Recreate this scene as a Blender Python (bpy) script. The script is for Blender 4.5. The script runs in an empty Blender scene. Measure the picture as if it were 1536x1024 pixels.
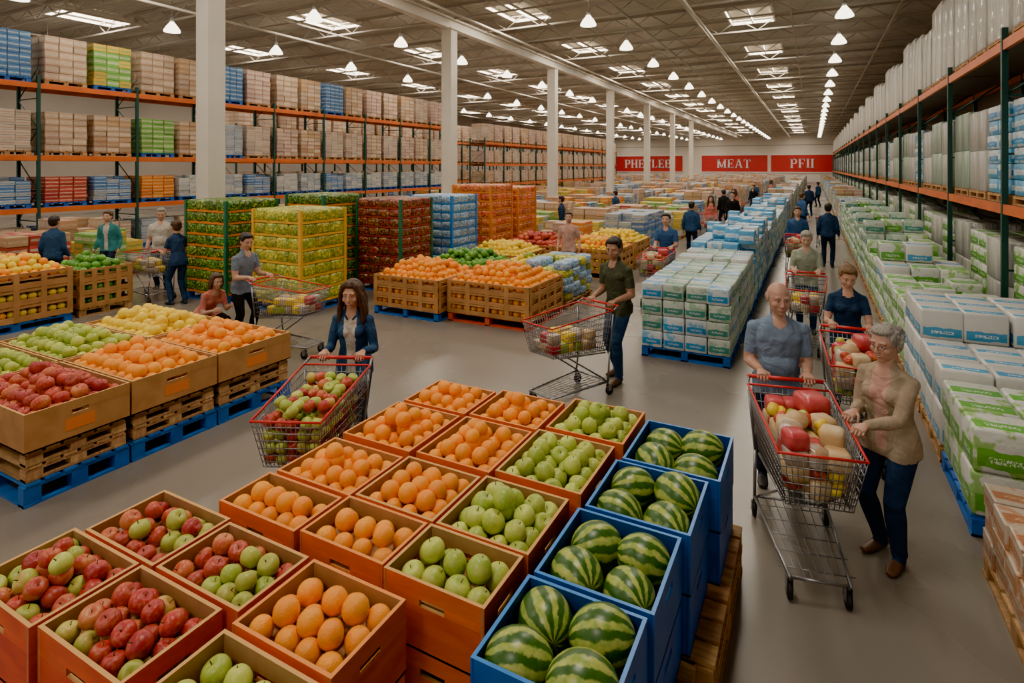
import bpy, math, random
import numpy as np
from mathutils import Vector, Matrix
rnd=random.Random(11)
TH=math.radians(27.75)
# ------------------------------------------------------------------ mesh builder
def bm_template(verts,faces):
    V=np.array(verts,float); L=[];C=[];UV=[];S=[]
    for f in faces:
        p=V[list(f)]
        n=np.zeros(3)
        for i in range(len(f)):
            n+=np.cross(p[i]-p[0],p[(i+1)%len(f)]-p[0])
        ax=int(np.argmax(np.abs(n))); sg=n[ax]>0
        S.append(ax*2+(1 if sg else 0)); C.append(len(f)); L+=list(f)
        for q in p:
            if ax==0: UV.append((q[1]+.5,q[2]+.5))
            elif ax==1: UV.append((q[0]+.5,q[2]+.5))
            else: UV.append((q[0]+.5,q[1]+.5))
    return dict(V=V,L=np.array(L),C=np.array(C),UV=np.array(UV,float),S=np.array(S))
CV=[(-.5,-.5,-.5),(.5,-.5,-.5),(.5,.5,-.5),(-.5,.5,-.5),(-.5,-.5,.5),(.5,-.5,.5),(.5,.5,.5),(-.5,.5,.5)]
CF=[(0,3,2,1),(4,5,6,7),(0,1,5,4),(1,2,6,5),(2,3,7,6),(3,0,4,7)]
CUBE=bm_template(CV,CF)
def make_rbox(b=.06,seg=1):
    import bmesh
    bm=bmesh.new(); bmesh.ops.create_cube(bm,size=1)
    bmesh.ops.bevel(bm,geom=bm.edges[:]+bm.verts[:],offset=b,segments=seg,affect='EDGES',profile=.5)
    bm.verts.index_update()
    v=[tuple(x.co) for x in bm.verts]; f=[tuple(l.vert.index for l in fc.loops) for fc in bm.faces]
    bm.free(); return bm_template(v,f)
RBOX=make_rbox(.07,2); CBOX=make_rbox(.03,1); BAG=make_rbox(.25,3)
def sphere(nu,nv,shape=None):
    V=[];L=[];C=[];UV=[]
    for j in range(nv+1):
        t=math.pi*j/nv
        for i in range(nu):
            p=2*math.pi*i/nu
            r,z=math.sin(t),math.cos(t)
            if shape: r,z=shape(r,z,t)
            V.append((r*math.cos(p),r*math.sin(p),z))
    for j in range(nv):
        for i in range(nu):
            a=j*nu+i; b=j*nu+(i+1)%nu; c=b+nu; d=a+nu
            u0,u1=i/nu,(i+1)/nu; v0,v1=1-j/nv,1-(j+1)/nv
            if j==0: L+=[a,d,c];C.append(3);UV+=[(u0,v0),(u0,v1),(u1,v1)]
            elif j==nv-1: L+=[a,d,b];C.append(3);UV+=[(u0,v0),(u0,v1),(u1,v0)]
            else: L+=[a,d,c,b];C.append(4);UV+=[(u0,v0),(u0,v1),(u1,v1),(u1,v0)]
    return dict(V=np.array(V),L=np.array(L),C=np.array(C),UV=np.array(UV,float),S=np.zeros(len(C),int))
def appleshape(r,z,t):
    k=1-.30*math.exp(-(t/.42)**2)-.18*math.exp(-((math.pi-t)/.4)**2)
    return r*(1.0+.05*math.cos(t)),z*k*.95
def pearshape(r,z,t):
    return r*(1-.10*max(0,math.cos(t))),z*(1.02-.18*math.exp(-(t/.3)**2))
SPH=sphere(22,14); SPL=sphere(10,7); APP=sphere(22,16,appleshape); PEA=sphere(22,16,pearshape); MEL=sphere(36,20)
class MB:
    def __init__(s): s.V=[];s.L=[];s.C=[];s.UV=[];s.M=[];s.SM=[];s.n=0;s.mats=[]
    def mi(s,m):
        if m not in s.mats: s.mats.append(m)
        return s.mats.index(m)
    def stamp(s,T,M,mat,smooth=False):
        A=np.array(M); V=T['V']@A[:3,:3].T+A[:3,3]
        s.V.append(V); s.L.append(T['L']+s.n); s.C.append(T['C']); s.UV.append(T['UV']); s.n+=len(V)
        k=len(T['C'])
        if isinstance(mat,(list,tuple)):
            ids=np.array([s.mi(m) for m in mat]); s.M.append(ids[T['S']])
        else: s.M.append(np.full(k,s.mi(mat)))
        s.SM.append(np.full(k,smooth))
    def box(s,c,d,mat,rz=0,T=None,smooth=False,rot=None):
        R=rot if rot is not None else Matrix.Rotation(rz,3,'Z')
        M=Matrix.Translation(c)@R.to_4x4()@Matrix.Diagonal((d[0],d[1],d[2],1))
        s.stamp(T or CUBE,M,mat,smooth)
    def bx(s,x0,x1,y0,y1,z0,z1,mat,T=None): s.box(((x0+x1)/2,(y0+y1)/2,(z0+z1)/2),(x1-x0,y1-y0,z1-z0),mat,0,T)
    def ell(s,c,r,mat,rot=None,T=None):
        if not hasattr(r,'__len__'): r=(r,r,r)
        M=Matrix.Translation(c)@(rot.to_4x4() if rot is not None else Matrix.Identity(4))@Matrix.Diagonal((r[0],r[1],r[2],1))
        s.stamp(T or SPH,M,mat,True)
    def raw(s,V,L,C,mids,smooth=True,UV=None):
        V=np.asarray(V,float);L=np.asarray(L);C=np.asarray(C)
        s.V.append(V);s.L.append(L+s.n);s.C.append(C);s.UV.append(np.zeros((len(L),2)) if UV is None else np.asarray(UV,float));s.n+=len(V)
        s.M.append(np.asarray(mids));s.SM.append(np.full(len(C),smooth))
    def loft(s,pts,rad,mat,ref=(1,0,0),n=14,cap=True,smooth=True):
        pts=[Vector(p) for p in pts]; ref=Vector(ref); V=[];k=len(pts)
        for i,p in enumerate(pts):
            t=(pts[min(i+1,k-1)]-pts[max(i-1,0)])
            t=t.normalized() if t.length>1e-9 else Vector((0,0,1))
            a=ref-t*ref.dot(t)
            if a.length<1e-3: a=Vector((0,1,0))-t*t.y
            if a.length<1e-3: a=Vector((0,0,1))-t*t.z
            a.normalize(); b=t.cross(a)
            r=rad[i]; rx,ry=(r if hasattr(r,'__len__') else (r,r))
            for j in range(n):
                q=2*math.pi*j/n; V.append(p+a*(rx*math.cos(q))+b*(ry*math.sin(q)))
        L=[];C=[];UV=[]
        for i in range(k-1):
            for j in range(n):
                a=i*n+j;b=i*n+(j+1)%n; L+=[a,b,b+n,a+n];C.append(4)
                UV+=[(j/n,i/(k-1)),((j+1)/n,i/(k-1)),((j+1)/n,(i+1)/(k-1)),(j/n,(i+1)/(k-1))]
        if cap:
            L+=list(range(n))[::-1];C.append(n);UV+=[(0,0)]*n
            L+=list(range((k-1)*n,k*n));C.append(n);UV+=[(0,0)]*n
        s.raw([tuple(v) for v in V],L,C,np.full(len(C),s.mi(mat)),smooth,UV)
    def tube(s,p,q,r,mat,n=6,r2=None): s.loft([p,q],[r,r if r2 is None else r2],mat,(0.3,.9,.2) if abs((Vector(q)-Vector(p)).normalized().x)>.8 else (1,0,0),n,True)
    def cap(s,p,q,r1,r2,mat,n=12):
        s.loft([p,q],[r1,r2],mat,n=n); s.ell(p,r1,mat,T=SPL if n<12 else None); s.ell(q,r2,mat,T=SPL if n<12 else None)
    def mesh(s,name):
        me=bpy.data.meshes.new(name)
        V=np.concatenate(s.V);L=np.concatenate(s.L);C=np.concatenate(s.C)
        me.vertices.add(len(V));me.vertices.foreach_set('co',V.ravel())
        me.loops.add(len(L));me.loops.foreach_set('vertex_index',L.astype(np.int32))
        me.polygons.add(len(C));st=np.concatenate([[0],np.cumsum(C)[:-1]])
        me.polygons.foreach_set('loop_start',st.astype(np.int32));
        try: me.polygons.foreach_set('loop_total',C.astype(np.int32))
        except Exception: pass
        me.polygons.foreach_set('material_index',np.concatenate(s.M).astype(np.int32))
        me.polygons.foreach_set('use_smooth',np.concatenate(s.SM).astype(bool))
        uv=me.uv_layers.new(name='UVMap');uv.data.foreach_set('uv',np.concatenate(s.UV).ravel())
        for m in s.mats: me.materials.append(m)
        me.update(calc_edges=True); me.validate(); return me
    def obj(s,name,loc=(0,0,0),rz=0,parent=None): return link(name,s.mesh(name),loc,rz,parent)
def link(name,me,loc=(0,0,0),rz=0,parent=None,sc=None):
    o=bpy.data.objects.new(name,me);bpy.context.scene.collection.objects.link(o)
    o.location=loc;o.rotation_euler=(0,0,rz)
    if sc: o.scale=sc
    if parent: o.parent=parent
    return o
# ------------------------------------------------------------------ materials
def newmat(name):
    m=bpy.data.materials.new(name);m.use_nodes=True;nt=m.node_tree
    return m,nt,nt.nodes['Principled BSDF']
def N(nt,t,**k):
    n=nt.nodes.new(t)
    for a,b in k.items(): setattr(n,a,b)
    return n
def math_(nt,op,a,b=None,c=None):
    n=N(nt,'ShaderNodeMath',operation=op)
    for i,x in enumerate((a,b,c)):
        if x is None: continue
        if isinstance(x,(int,float)): n.inputs[i].default_value=x
        else: nt.links.new(x,n.inputs[i])
    return n.outputs[0]
def mix_(nt,f,a,b):
    n=N(nt,'ShaderNodeMix',data_type='RGBA')
    for i,x in ((0,f),(6,a),(7,b)):
        if isinstance(x,(int,float)): n.inputs[i].default_value=x
        elif isinstance(x,tuple): n.inputs[i].default_value=(*x[:3],1)
        else: nt.links.new(x,n.inputs[i])
    return n.outputs[2]
def noise_(nt,scale,detail=3,coord='Object',stretch=None):
    tc=N(nt,'ShaderNodeTexCoord');out=tc.outputs[coord]
    if stretch:
        mp=N(nt,'ShaderNodeMapping');mp.inputs['Scale'].default_value=stretch;nt.links.new(out,mp.inputs[0]);out=mp.outputs[0]
    n=N(nt,'ShaderNodeTexNoise');n.inputs['Scale'].default_value=scale;n.inputs['Detail'].default_value=detail
    nt.links.new(out,n.inputs['Vector']);return n.outputs['Fac']
def ramp_(nt,f,a,b):
    n=N(nt,'ShaderNodeMapRange');nt.links.new(f,n.inputs[0]);n.inputs[1].default_value=a;n.inputs[2].default_value=b;return n.outputs[0]
def bump_(nt,b,h,strength=.3,dist=.01):
    n=N(nt,'ShaderNodeBump');n.inputs['Strength'].default_value=strength;n.inputs['Distance'].default_value=dist
    nt.links.new(h,n.inputs['Height']);nt.links.new(n.outputs[0],b.inputs['Normal'])
def isl_(nt): return N(nt,'ShaderNodeNewGeometry').outputs['Random Per Island']
def vary(nt,col,amt):
    h=N(nt,'ShaderNodeHueSaturation')
    if isinstance(col,tuple): h.inputs['Color'].default_value=(*col,1)
    else: nt.links.new(col,h.inputs['Color'])
    i=isl_(nt)
    v=math_(nt,'MULTIPLY_ADD',i,2*amt,1-amt);nt.links.new(v,h.inputs['Value'])
    hu=math_(nt,'MULTIPLY_ADD',math_(nt,'FRACT',math_(nt,'MULTIPLY',i,7.13)),amt*.08,.5-amt*.04);nt.links.new(hu,h.inputs['Hue'])
    return h.outputs[0]
def pm(name,col,rough=.5,metal=0,isl=0,col2=None,ns=8,lo=.35,hi=.65,bump=0,bs=40,stretch=None,coat=0,spec=None,sss=0):
    m,nt,b=newmat(name)
    c=col
    if col2: c=mix_(nt,ramp_(nt,noise_(nt,ns,4,stretch=stretch),lo,hi),col,col2)
    if isl: c=vary(nt,c,isl)
    if isinstance(c,tuple): b.inputs['Base Color'].default_value=(*c,1)
    else: nt.links.new(c,b.inputs['Base Color'])
    b.inputs['Roughness'].default_value=rough;b.inputs['Metallic'].default_value=metal
    if coat: b.inputs['Coat Weight'].default_value=coat
    if spec is not None: b.inputs['Specular IOR Level'].default_value=spec
    if sss: b.inputs['Subsurface Weight'].default_value=sss;b.inputs['Subsurface Radius'].default_value=(.01,.005,.003)
    if bump: bump_(nt,b,noise_(nt,bs,3,stretch=stretch),bump)
    return m
def emis(name,col,s):
    m,nt,b=newmat(name);b.inputs['Base Color'].default_value=(*col,1);b.inputs['Emission Color'].default_value=(*col,1);b.inputs['Emission Strength'].default_value=s;return m
CARD=pm('cardboard',(.50,.24,.08),.8,isl=.1,col2=(.39,.175,.055),ns=5,bump=.1,bs=60)
CARDIN=pm('cardboard_inner',(.48,.26,.11),.85,col2=(.37,.19,.08),ns=6)
CARDRIM=pm('cardboard_rim',(.66,.36,.12),.8)
ORRIM=pm('orange_rim',(.80,.27,.05),.6)
ORBOX=pm('orange_printed_card',(.88,.16,.012),.5,isl=.12,col2=(.72,.10,.01),ns=4,bump=.08,stretch=(1,1,4))
RDBOX=pm('red_printed_card',(.80,.09,.012),.5,isl=.12,col2=(.64,.05,.01),ns=4,bump=.08,stretch=(1,1,4))
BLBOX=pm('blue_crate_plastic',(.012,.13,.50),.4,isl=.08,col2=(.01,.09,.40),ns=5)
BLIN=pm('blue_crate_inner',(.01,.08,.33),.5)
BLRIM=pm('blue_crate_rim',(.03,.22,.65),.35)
LABEL=pm('orange_label',(.80,.20,.03),.5)
WOOD=pm('pallet_wood',(.52,.29,.12),.75,isl=.25,col2=(.34,.18,.075),ns=6,stretch=(1,6,1),bump=.2,bs=20)
BPAL=pm('blue_pallet_wood',(.015,.14,.52),.6,isl=.15,col2=(.01,.09,.36),ns=6)
RPAL=pm('red_pallet_wood',(.62,.08,.03),.6,isl=.15,col2=(.5,.06,.02),ns=6)
ORANGE=pm('orange_peel',(.95,.36,.004),.42,isl=.08,col2=(.92,.28,.003),ns=6,bump=.25,bs=160)
LEMON=pm('lemon_peel',(.88,.62,.03),.4,isl=.1,bump=.2,bs=100)
def fruit(name,a,b,c,rough=.38,f0=.42,f1=.6):
    m,nt,bs=newmat(name)
    i=isl_(nt)
    n=noise_(nt,11,4)
    f=ramp_(nt,math_(nt,'ADD',n,math_(nt,'MULTIPLY_ADD',i,.24,-.12)),f0,f1)
    col=mix_(nt,f,a,b)
    st=ramp_(nt,noise_(nt,70,3),.5,.68)
    col=mix_(nt,math_(nt,'MULTIPLY',st,.4),col,c)
    nt.links.new(vary(nt,col,.14),bs.inputs['Base Color']);bs.inputs['Roughness'].default_value=rough
    return m
RAPPLE=fruit('red_apple_skin',(.50,.03,.02),(.58,.16,.05),(.66,.34,.13),f0=.46,f1=.68)
RAPPLE2=fruit('deep_red_apple_skin',(.40,.018,.018),(.52,.06,.03),(.60,.20,.09))
GAPPLE=fruit('green_apple_skin',(.36,.47,.05),(.50,.56,.09),(.60,.64,.20))
YAPPLE=fruit('yellow_green_apple_skin',(.46,.50,.07),(.58,.28,.07),(.66,.56,.18),f0=.5,f1=.72)
PEPPER=pm('green_pepper_skin',(.07,.25,.02),.2,isl=.25,col2=(.14,.36,.04),ns=8)
STEM=pm('fruit_stem',(.12,.07,.03),.8)
def melon_mat():
    m,nt,b=newmat('watermelon_rind')
    uv=N(nt,'ShaderNodeUVMap');sp=N(nt,'ShaderNodeSeparateXYZ');nt.links.new(uv.outputs[0],sp.inputs[0])
    n=noise_(nt,12,6)
    x=math_(nt,'ADD',math_(nt,'MULTIPLY',sp.outputs[0],10),math_(nt,'MULTIPLY',n,.9))
    w=math_(nt,'ABSOLUTE',math_(nt,'SUBTRACT',math_(nt,'FRACT',x),.5))
    f=ramp_(nt,math_(nt,'ADD',w,math_(nt,'MULTIPLY_ADD',noise_(nt,60,4),.26,-.13)),.22,.32)
    dark=mix_(nt,noise_(nt,40,3),(.015,.075,.010),(.06,.15,.02))
    light=mix_(nt,ramp_(nt,noise_(nt,34,4),.35,.65),(.22,.34,.045),(.44,.47,.10))
    nt.links.new(mix_(nt,f,dark,light),b.inputs['Base Color']);b.inputs['Roughness'].default_value=.32
    return m
MELON=melon_mat()
STEEL=pm('chrome_wire',(.30,.30,.31),.32,metal=.85)
REDP=pm('red_plastic',(.60,.015,.015),.35)
RUB=pm('black_rubber',(.02,.02,.02),.6)
def pack(name,base,label,v0=.25,v1=.75,u0=.06,u1=.94,scr=True,rough=.35,isl=.06,ink=(.9,.9,.9),blob=None,bcol=None):
    m,nt,b=newmat(name)
    uv=N(nt,'ShaderNodeUVMap');sp=N(nt,'ShaderNodeSeparateXYZ');nt.links.new(uv.outputs[0],sp.inputs[0])
    u,v=sp.outputs[0],sp.outputs[1]
    wob=math_(nt,'MULTIPLY_ADD',noise_(nt,7,2),.22,-.11)
    vv=math_(nt,'ADD',v,wob)
    a=math_(nt,'MULTIPLY',math_(nt,'GREATER_THAN',vv,v0),math_(nt,'LESS_THAN',vv,v1))
    c=math_(nt,'MULTIPLY',math_(nt,'GREATER_THAN',u,u0),math_(nt,'LESS_THAN',u,u1))
    f=math_(nt,'MULTIPLY',a,c)
    col=base
    if blob: col=mix_(nt,ramp_(nt,noise_(nt,8,4),blob,blob+.05),base,bcol or label)
    col=mix_(nt,f,col,label)
    if scr:
        vm=(v0+v1)/2
        g=math_(nt,'LESS_THAN',math_(nt,'ABSOLUTE',math_(nt,'SUBTRACT',v,vm)),(v1-v0)*.17)
        h=math_(nt,'LESS_THAN',math_(nt,'ABSOLUTE',math_(nt,'SUBTRACT',u,.5)),.26)
        s=N(nt,'ShaderNodeTexNoise');mp=N(nt,'ShaderNodeMapping');mp.inputs['Scale'].default_value=(42,16,1)
        nt.links.new(uv.outputs[0],mp.inputs[0]);nt.links.new(mp.outputs[0],s.inputs['Vector']);s.inputs['Scale'].default_value=1;s.inputs['Detail'].default_value=1
        k=math_(nt,'GREATER_THAN',s.outputs['Fac'],.52)
        col=mix_(nt,math_(nt,'MULTIPLY',math_(nt,'MULTIPLY',g,h),math_(nt,'MULTIPLY',k,.8)),col,ink)
    nt.links.new(vary(nt,col,isl),b.inputs['Base Color']);b.inputs['Roughness'].default_value=rough
    bump_(nt,b,noise_(nt,14,4),.5,.025)
    return m
PK_BLUE=pack('white_blue_pack',(.58,.64,.68),(.03,.28,.60),.18,.55,isl=.12,blob=.56,bcol=(.20,.45,.66))
PK_TEAL=pack('white_teal_pack',(.52,.58,.52),(.05,.27,.22),.2,.55,isl=.12,blob=.52,bcol=(.30,.46,.32))
PK_GREEN=pack('white_green_pack',(.64,.66,.62),(.12,.42,.04),.12,.52,isl=.12,blob=.53,bcol=(.28,.50,.14))
PK_WHITE=pack('white_case',(.66,.65,.62),(.06,.34,.60),.12,.42,isl=.12)
PK_BLUE2=pack('blue_pack',(.08,.34,.62),(.62,.70,.75),.3,.62,ink=(.05,.2,.5),isl=.12,blob=.6,bcol=(.4,.6,.72))
CT=[pack('beige_carton',(.50,.34,.23),(.60,.47,.36),.3,.7,ink=(.3,.18,.12),rough=.4,isl=.2),
 pack('tan_carton',(.46,.28,.15),(.54,.38,.25),.35,.6,ink=(.25,.13,.08),rough=.4,isl=.2),
 pack('pale_carton',(.56,.46,.38),(.46,.31,.22),.3,.6,ink=(.3,.22,.16),rough=.35,isl=.2),
 pack('grey_blue_carton',(.42,.44,.45),(.18,.28,.40),.3,.6,isl=.2),
 pack('pinkish_carton',(.52,.33,.26),(.58,.48,.40),.25,.6,ink=(.4,.1,.1),isl=.2),
 pack('blue_carton',(.08,.20,.42),(.42,.47,.50),.4,.65,ink=(.05,.1,.3),isl=.2),
 pack('green_carton',(.20,.42,.09),(.52,.54,.34),.35,.65,ink=(.1,.3,.05),isl=.2),
 pack('red_carton',(.48,.06,.05),(.56,.42,.32),.4,.65,ink=(.5,.05,.05),isl=.2),
 pack('orange_carton',(.70,.20,.03),(.66,.42,.18),.4,.65,ink=(.5,.1,.02),isl=.2),
 pack('yellow_carton',(.66,.46,.07),(.35,.40,.10),.35,.6,ink=(.2,.3,.05),isl=.2),
 pack('white_carton',(.58,.55,.50),(.36,.46,.50),.3,.6,ink=(.2,.3,.5),isl=.18,blob=.58,bcol=(.5,.36,.24))]
def wrap_mat(name,c):
    m,nt,b=newmat(name)
    n=noise_(nt,3,5,stretch=(3,3,.5))
    nt.links.new(vary(nt,mix_(nt,ramp_(nt,n,.35,.65),tuple(x*.82 for x in c),tuple(min(1,x*1.12) for x in c)),.1),b.inputs['Base Color'])
    b.inputs['Roughness'].default_value=.34;b.inputs['Coat Weight'].default_value=.3
    bump_(nt,b,noise_(nt,5,5,stretch=(4,4,.6)),.9,.04);return m
WRAP=wrap_mat('stretch_wrap_grey',(.47,.46,.43));WRAPW=wrap_mat('stretch_wrap_white',(.58,.57,.53));WRAPG=wrap_mat('stretch_wrap_green',(.30,.40,.32))
RGREEN=pm('rack_green_steel',(.014,.065,.055),.5,isl=.05)
RORANGE=pm('rack_orange_steel',(.72,.15,.02),.45,col2=(.6,.12,.02),ns=2)
DECK=pm('wire_deck',(.14,.10,.07),.6)
WHITEP=pm('white_painted_steel',(.74,.69,.61),.5,col2=(.68,.63,.55),ns=1.5)
def bagmat(name,a,b2,c):
    m,nt,b=newmat(name)
    v=N(nt,'ShaderNodeTexVoronoi');v.inputs['Scale'].default_value=15
    tc=N(nt,'ShaderNodeTexCoord');nt.links.new(tc.outputs['Object'],v.inputs['Vector'])
    col=mix_(nt,ramp_(nt,v.outputs['Distance'],.15,.6),a,b2)
    col=mix_(nt,ramp_(nt,noise_(nt,24,2),.55,.6),col,c)
    nt.links.new(vary(nt,col,.25),b.inputs['Base Color']);b.inputs['Roughness'].default_value=.3
    bump_(nt,b,v.outputs['Distance'],.6,.02);return m
BG_GREEN=bagmat('greens_bag',(.10,.30,.03),(.03,.10,.02),(.45,.42,.05))
BG_YEL=bagmat('yellow_green_bag',(.66,.48,.03),(.22,.32,.04),(.75,.60,.06))
BG_RED=bagmat('red_potato_bag',(.42,.03,.025),(.12,.03,.02),(.30,.26,.08))
BG_BLUE=bagmat('blue_net_bag',(.05,.22,.55),(.25,.38,.52),(.55,.62,.66))
BG_ORA=bagmat('orange_bag',(.74,.14,.03),(.55,.07,.03),(.75,.45,.1))
YFR=pm('yellow_tray',(.78,.42,.03),.5);OFR=pm('orange_tray',(.74,.22,.02),.5);GFR=pm('green_tray',(.02,.15,.08),.5);DRF=pm('dark_red_tray',(.30,.035,.025),.5)
# ------------------------------------------------------------------ camera
cam=bpy.data.cameras.new('camera');co=bpy.data.objects.new('camera',cam);bpy.context.scene.collection.objects.link(co)
co.location=(0,0,2.7);co.rotation_euler=(math.pi/2,0,TH);cam.lens=859/1536*36;cam.sensor_width=36;cam.shift_y=-262/1536
cam.clip_end=400;cam.clip_start=.05
bpy.context.scene.camera=co
# ------------------------------------------------------------------ room
CEIL=8.8;XL,XR,YB,YF=-38,4.6,116,-9
def floor_mat():
    m,nt,b=newmat('polished_concrete')
    n1=noise_(nt,.45,3)
    c=mix_(nt,ramp_(nt,n1,.3,.7),(.20,.172,.143),(.25,.22,.186))
    nt.links.new(c,b.inputs['Base Color'])
    r=math_(nt,'MULTIPLY_ADD',n1,.12,.22);nt.links.new(r,b.inputs['Roughness'])
    return m
f=MB();f.bx(XL-.2,XR+.2,YF,YB+.2,-.2,0,floor_mat());f.obj('floor')
wallm=pm('painted_wall',(.82,.75,.66),.8,col2=(.76,.69,.60),ns=.3)
darkwall=pm('warehouse_wall',(.40,.35,.30),.8,col2=(.34,.30,.26),ns=.3)
w=MB();w.bx(XL,XR,YB,YB+.2,0,CEIL,wallm);w.obj('wall_back')
w=MB();w.bx(XL-.2,XL,YF,YB+.2,0,CEIL,darkwall);w.obj('wall_left')
w=MB();w.bx(XR,XR+.2,YF,YB+.2,0,CEIL,darkwall);w.obj('wall_right')
def ceil_mat():
    m,nt,b=newmat('metal_roof_deck')
    c=mix_(nt,ramp_(nt,noise_(nt,.5,5),.3,.7),(.38,.34,.28),(.50,.45,.375))
    nt.links.new(c,b.inputs['Base Color']);b.inputs['Roughness'].default_value=.6
    w=N(nt,'ShaderNodeTexWave');w.bands_direction='Y';w.inputs['Scale'].default_value=1.6
    tc=N(nt,'ShaderNodeTexCoord');nt.links.new(tc.outputs['Object'],w.inputs[0])
    bump_(nt,b,w.outputs['Fac'],.9,.06);return m
w=MB();w.bx(XL-.2,XR+.2,YF,YB+.2,CEIL,CEIL+.2,ceil_mat());w.obj('ceiling')
JM=pm('joist_steel',(.42,.37,.31),.6,isl=.15)
j=MB();y=-6.0;k=0
while y<YB:
    zt,zb=CEIL-.06,CEIL-.55
    j.bx(XL,XR,y-.04,y+.04,zt-.05,zt+.06,JM);j.bx(XL,XR,y-.03,y+.03,zb-.03,zb+.03,JM)
    step=.75 if y<45 else 1.5
    x=XL;up=True
    while x<XR:
        a=(x,y,zb if up else zt);b=(min(x+step,XR),y,zt if up else zb)
        j.tube(a,b,.018,JM,4);x+=step;up=not up
    y+=2.4 if y<50 else 4.8
j.obj('roof_joists')
g=MB()
for x in (-33,-28.5,-23,-17.5,-6,-9,-3.9,-.7,2.6):
    g.bx(x-.025,x+.025,YF,YB,CEIL-.66,CEIL-.60,JM)
for x in (-30,-20,-12,-4.6):
    g.tube((x+.9,YF,CEIL-.75),(x+.9,YB,CEIL-.75),.05,WHITEP,8)
g.obj('roof_pipes')
gy=[-1.3+9.55*i for i in range(8)]
gm=MB()
gm.bx(-12.14,-11.86,YF,YB,CEIL-.62,CEIL-.56,WHITEP);gm.bx(-12.14,-11.86,YF,YB,CEIL-.98,CEIL-.92,WHITEP);gm.bx(-12.03,-11.97,YF,YB,CEIL-.92,CEIL-.62,WHITEP)
gm.obj('roof_girder')
cm=MB();t=.2
cm.bx(-t,t,-t,t,.02,CEIL-.98,WHITEP);cm.bx(-.28,.28,-.28,.28,0,.03,WHITEP);cm.bx(-.26,.26,-.26,.26,CEIL-1.02,CEIL-.98,WHITEP)
for s in (-1,1): 
    cm.bx(s*.2-.012,s*.2+.012,-.21,.21,.03,CEIL-1.02,WHITEP)
cme=cm.mesh('building_column')
for yy in gy: link('building_column',cme,(-12,yy,0))
LS=emis('lamp_glass',(1,.88,.68),9);LC=pm('lamp_cap',(.5,.5,.5),.4)
lm=MB()
prof=[(-.0,.07),(-.05,.10),(-.16,.19),(-.30,.27),(-.36,.275)]
lm.loft([(0,0,z) for z,_ in prof],[r for _,r in prof],LS,n=14,cap=True)
lm.loft([(0,0,0),(0,0,.16)],[.075,.06],LC,n=10);lm.tube((0,0,.16),(0,0,.75),.012,LC,5)
lme=lm.mesh('high_bay_lamp')
for X,y0 in ((.9,12.5),(-6.9,9.7),(-14.8,4.8),(-20.6,8.1),(-28,12)):
    y=y0
    while y<112:
        link('high_bay_lamp',lme,(X,y,7.95));y+=4.55
fr=MB();n=0
for X in (-2.2,-10,-17.6,-25.5,-33):
    y=-4.5+ (0 if n%2==0 else 2.5);n+=1
    while y<112:
        for s in (-1,1):
            fr.bx(X+s*.82-.03,X+s*.82+.03,y-1.25,y+1.25,CEIL-.20,CEIL-.02,WHITEP)
            fr.bx(X-.85,X+.85,y+s*1.25-.03,y+s*1.25+.03,CEIL-.20,CEIL-.02,WHITEP)
        fr.bx(X-.02,X+.02,y-1.25,y+1.25,CEIL-.20,CEIL-.10,WHITEP)
        L=bpy.data.lights.new('skylight',type='AREA');L.shape='RECTANGLE';L.size=1.55;L.size_y=2.4;L.energy=470;L.color=(1,.895,.74)
        lo=bpy.data.objects.new('skylight',L);bpy.context.scene.collection.objects.link(lo);lo.location=(X,y,CEIL-.08)
        y+=7.2
fr.obj('skylight_frames')
wd=bpy.data.worlds.new('world');bpy.context.scene.world=wd;wd.use_nodes=True
wd.node_tree.nodes['Background'].inputs[0].default_value=(1,.92,.80,1);wd.node_tree.nodes['Background'].inputs[1].default_value=.95
SR=pm('sign_red',(.58,.010,.018),.5);SW=pm('sign_white',(.85,.84,.8),.5)
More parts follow.
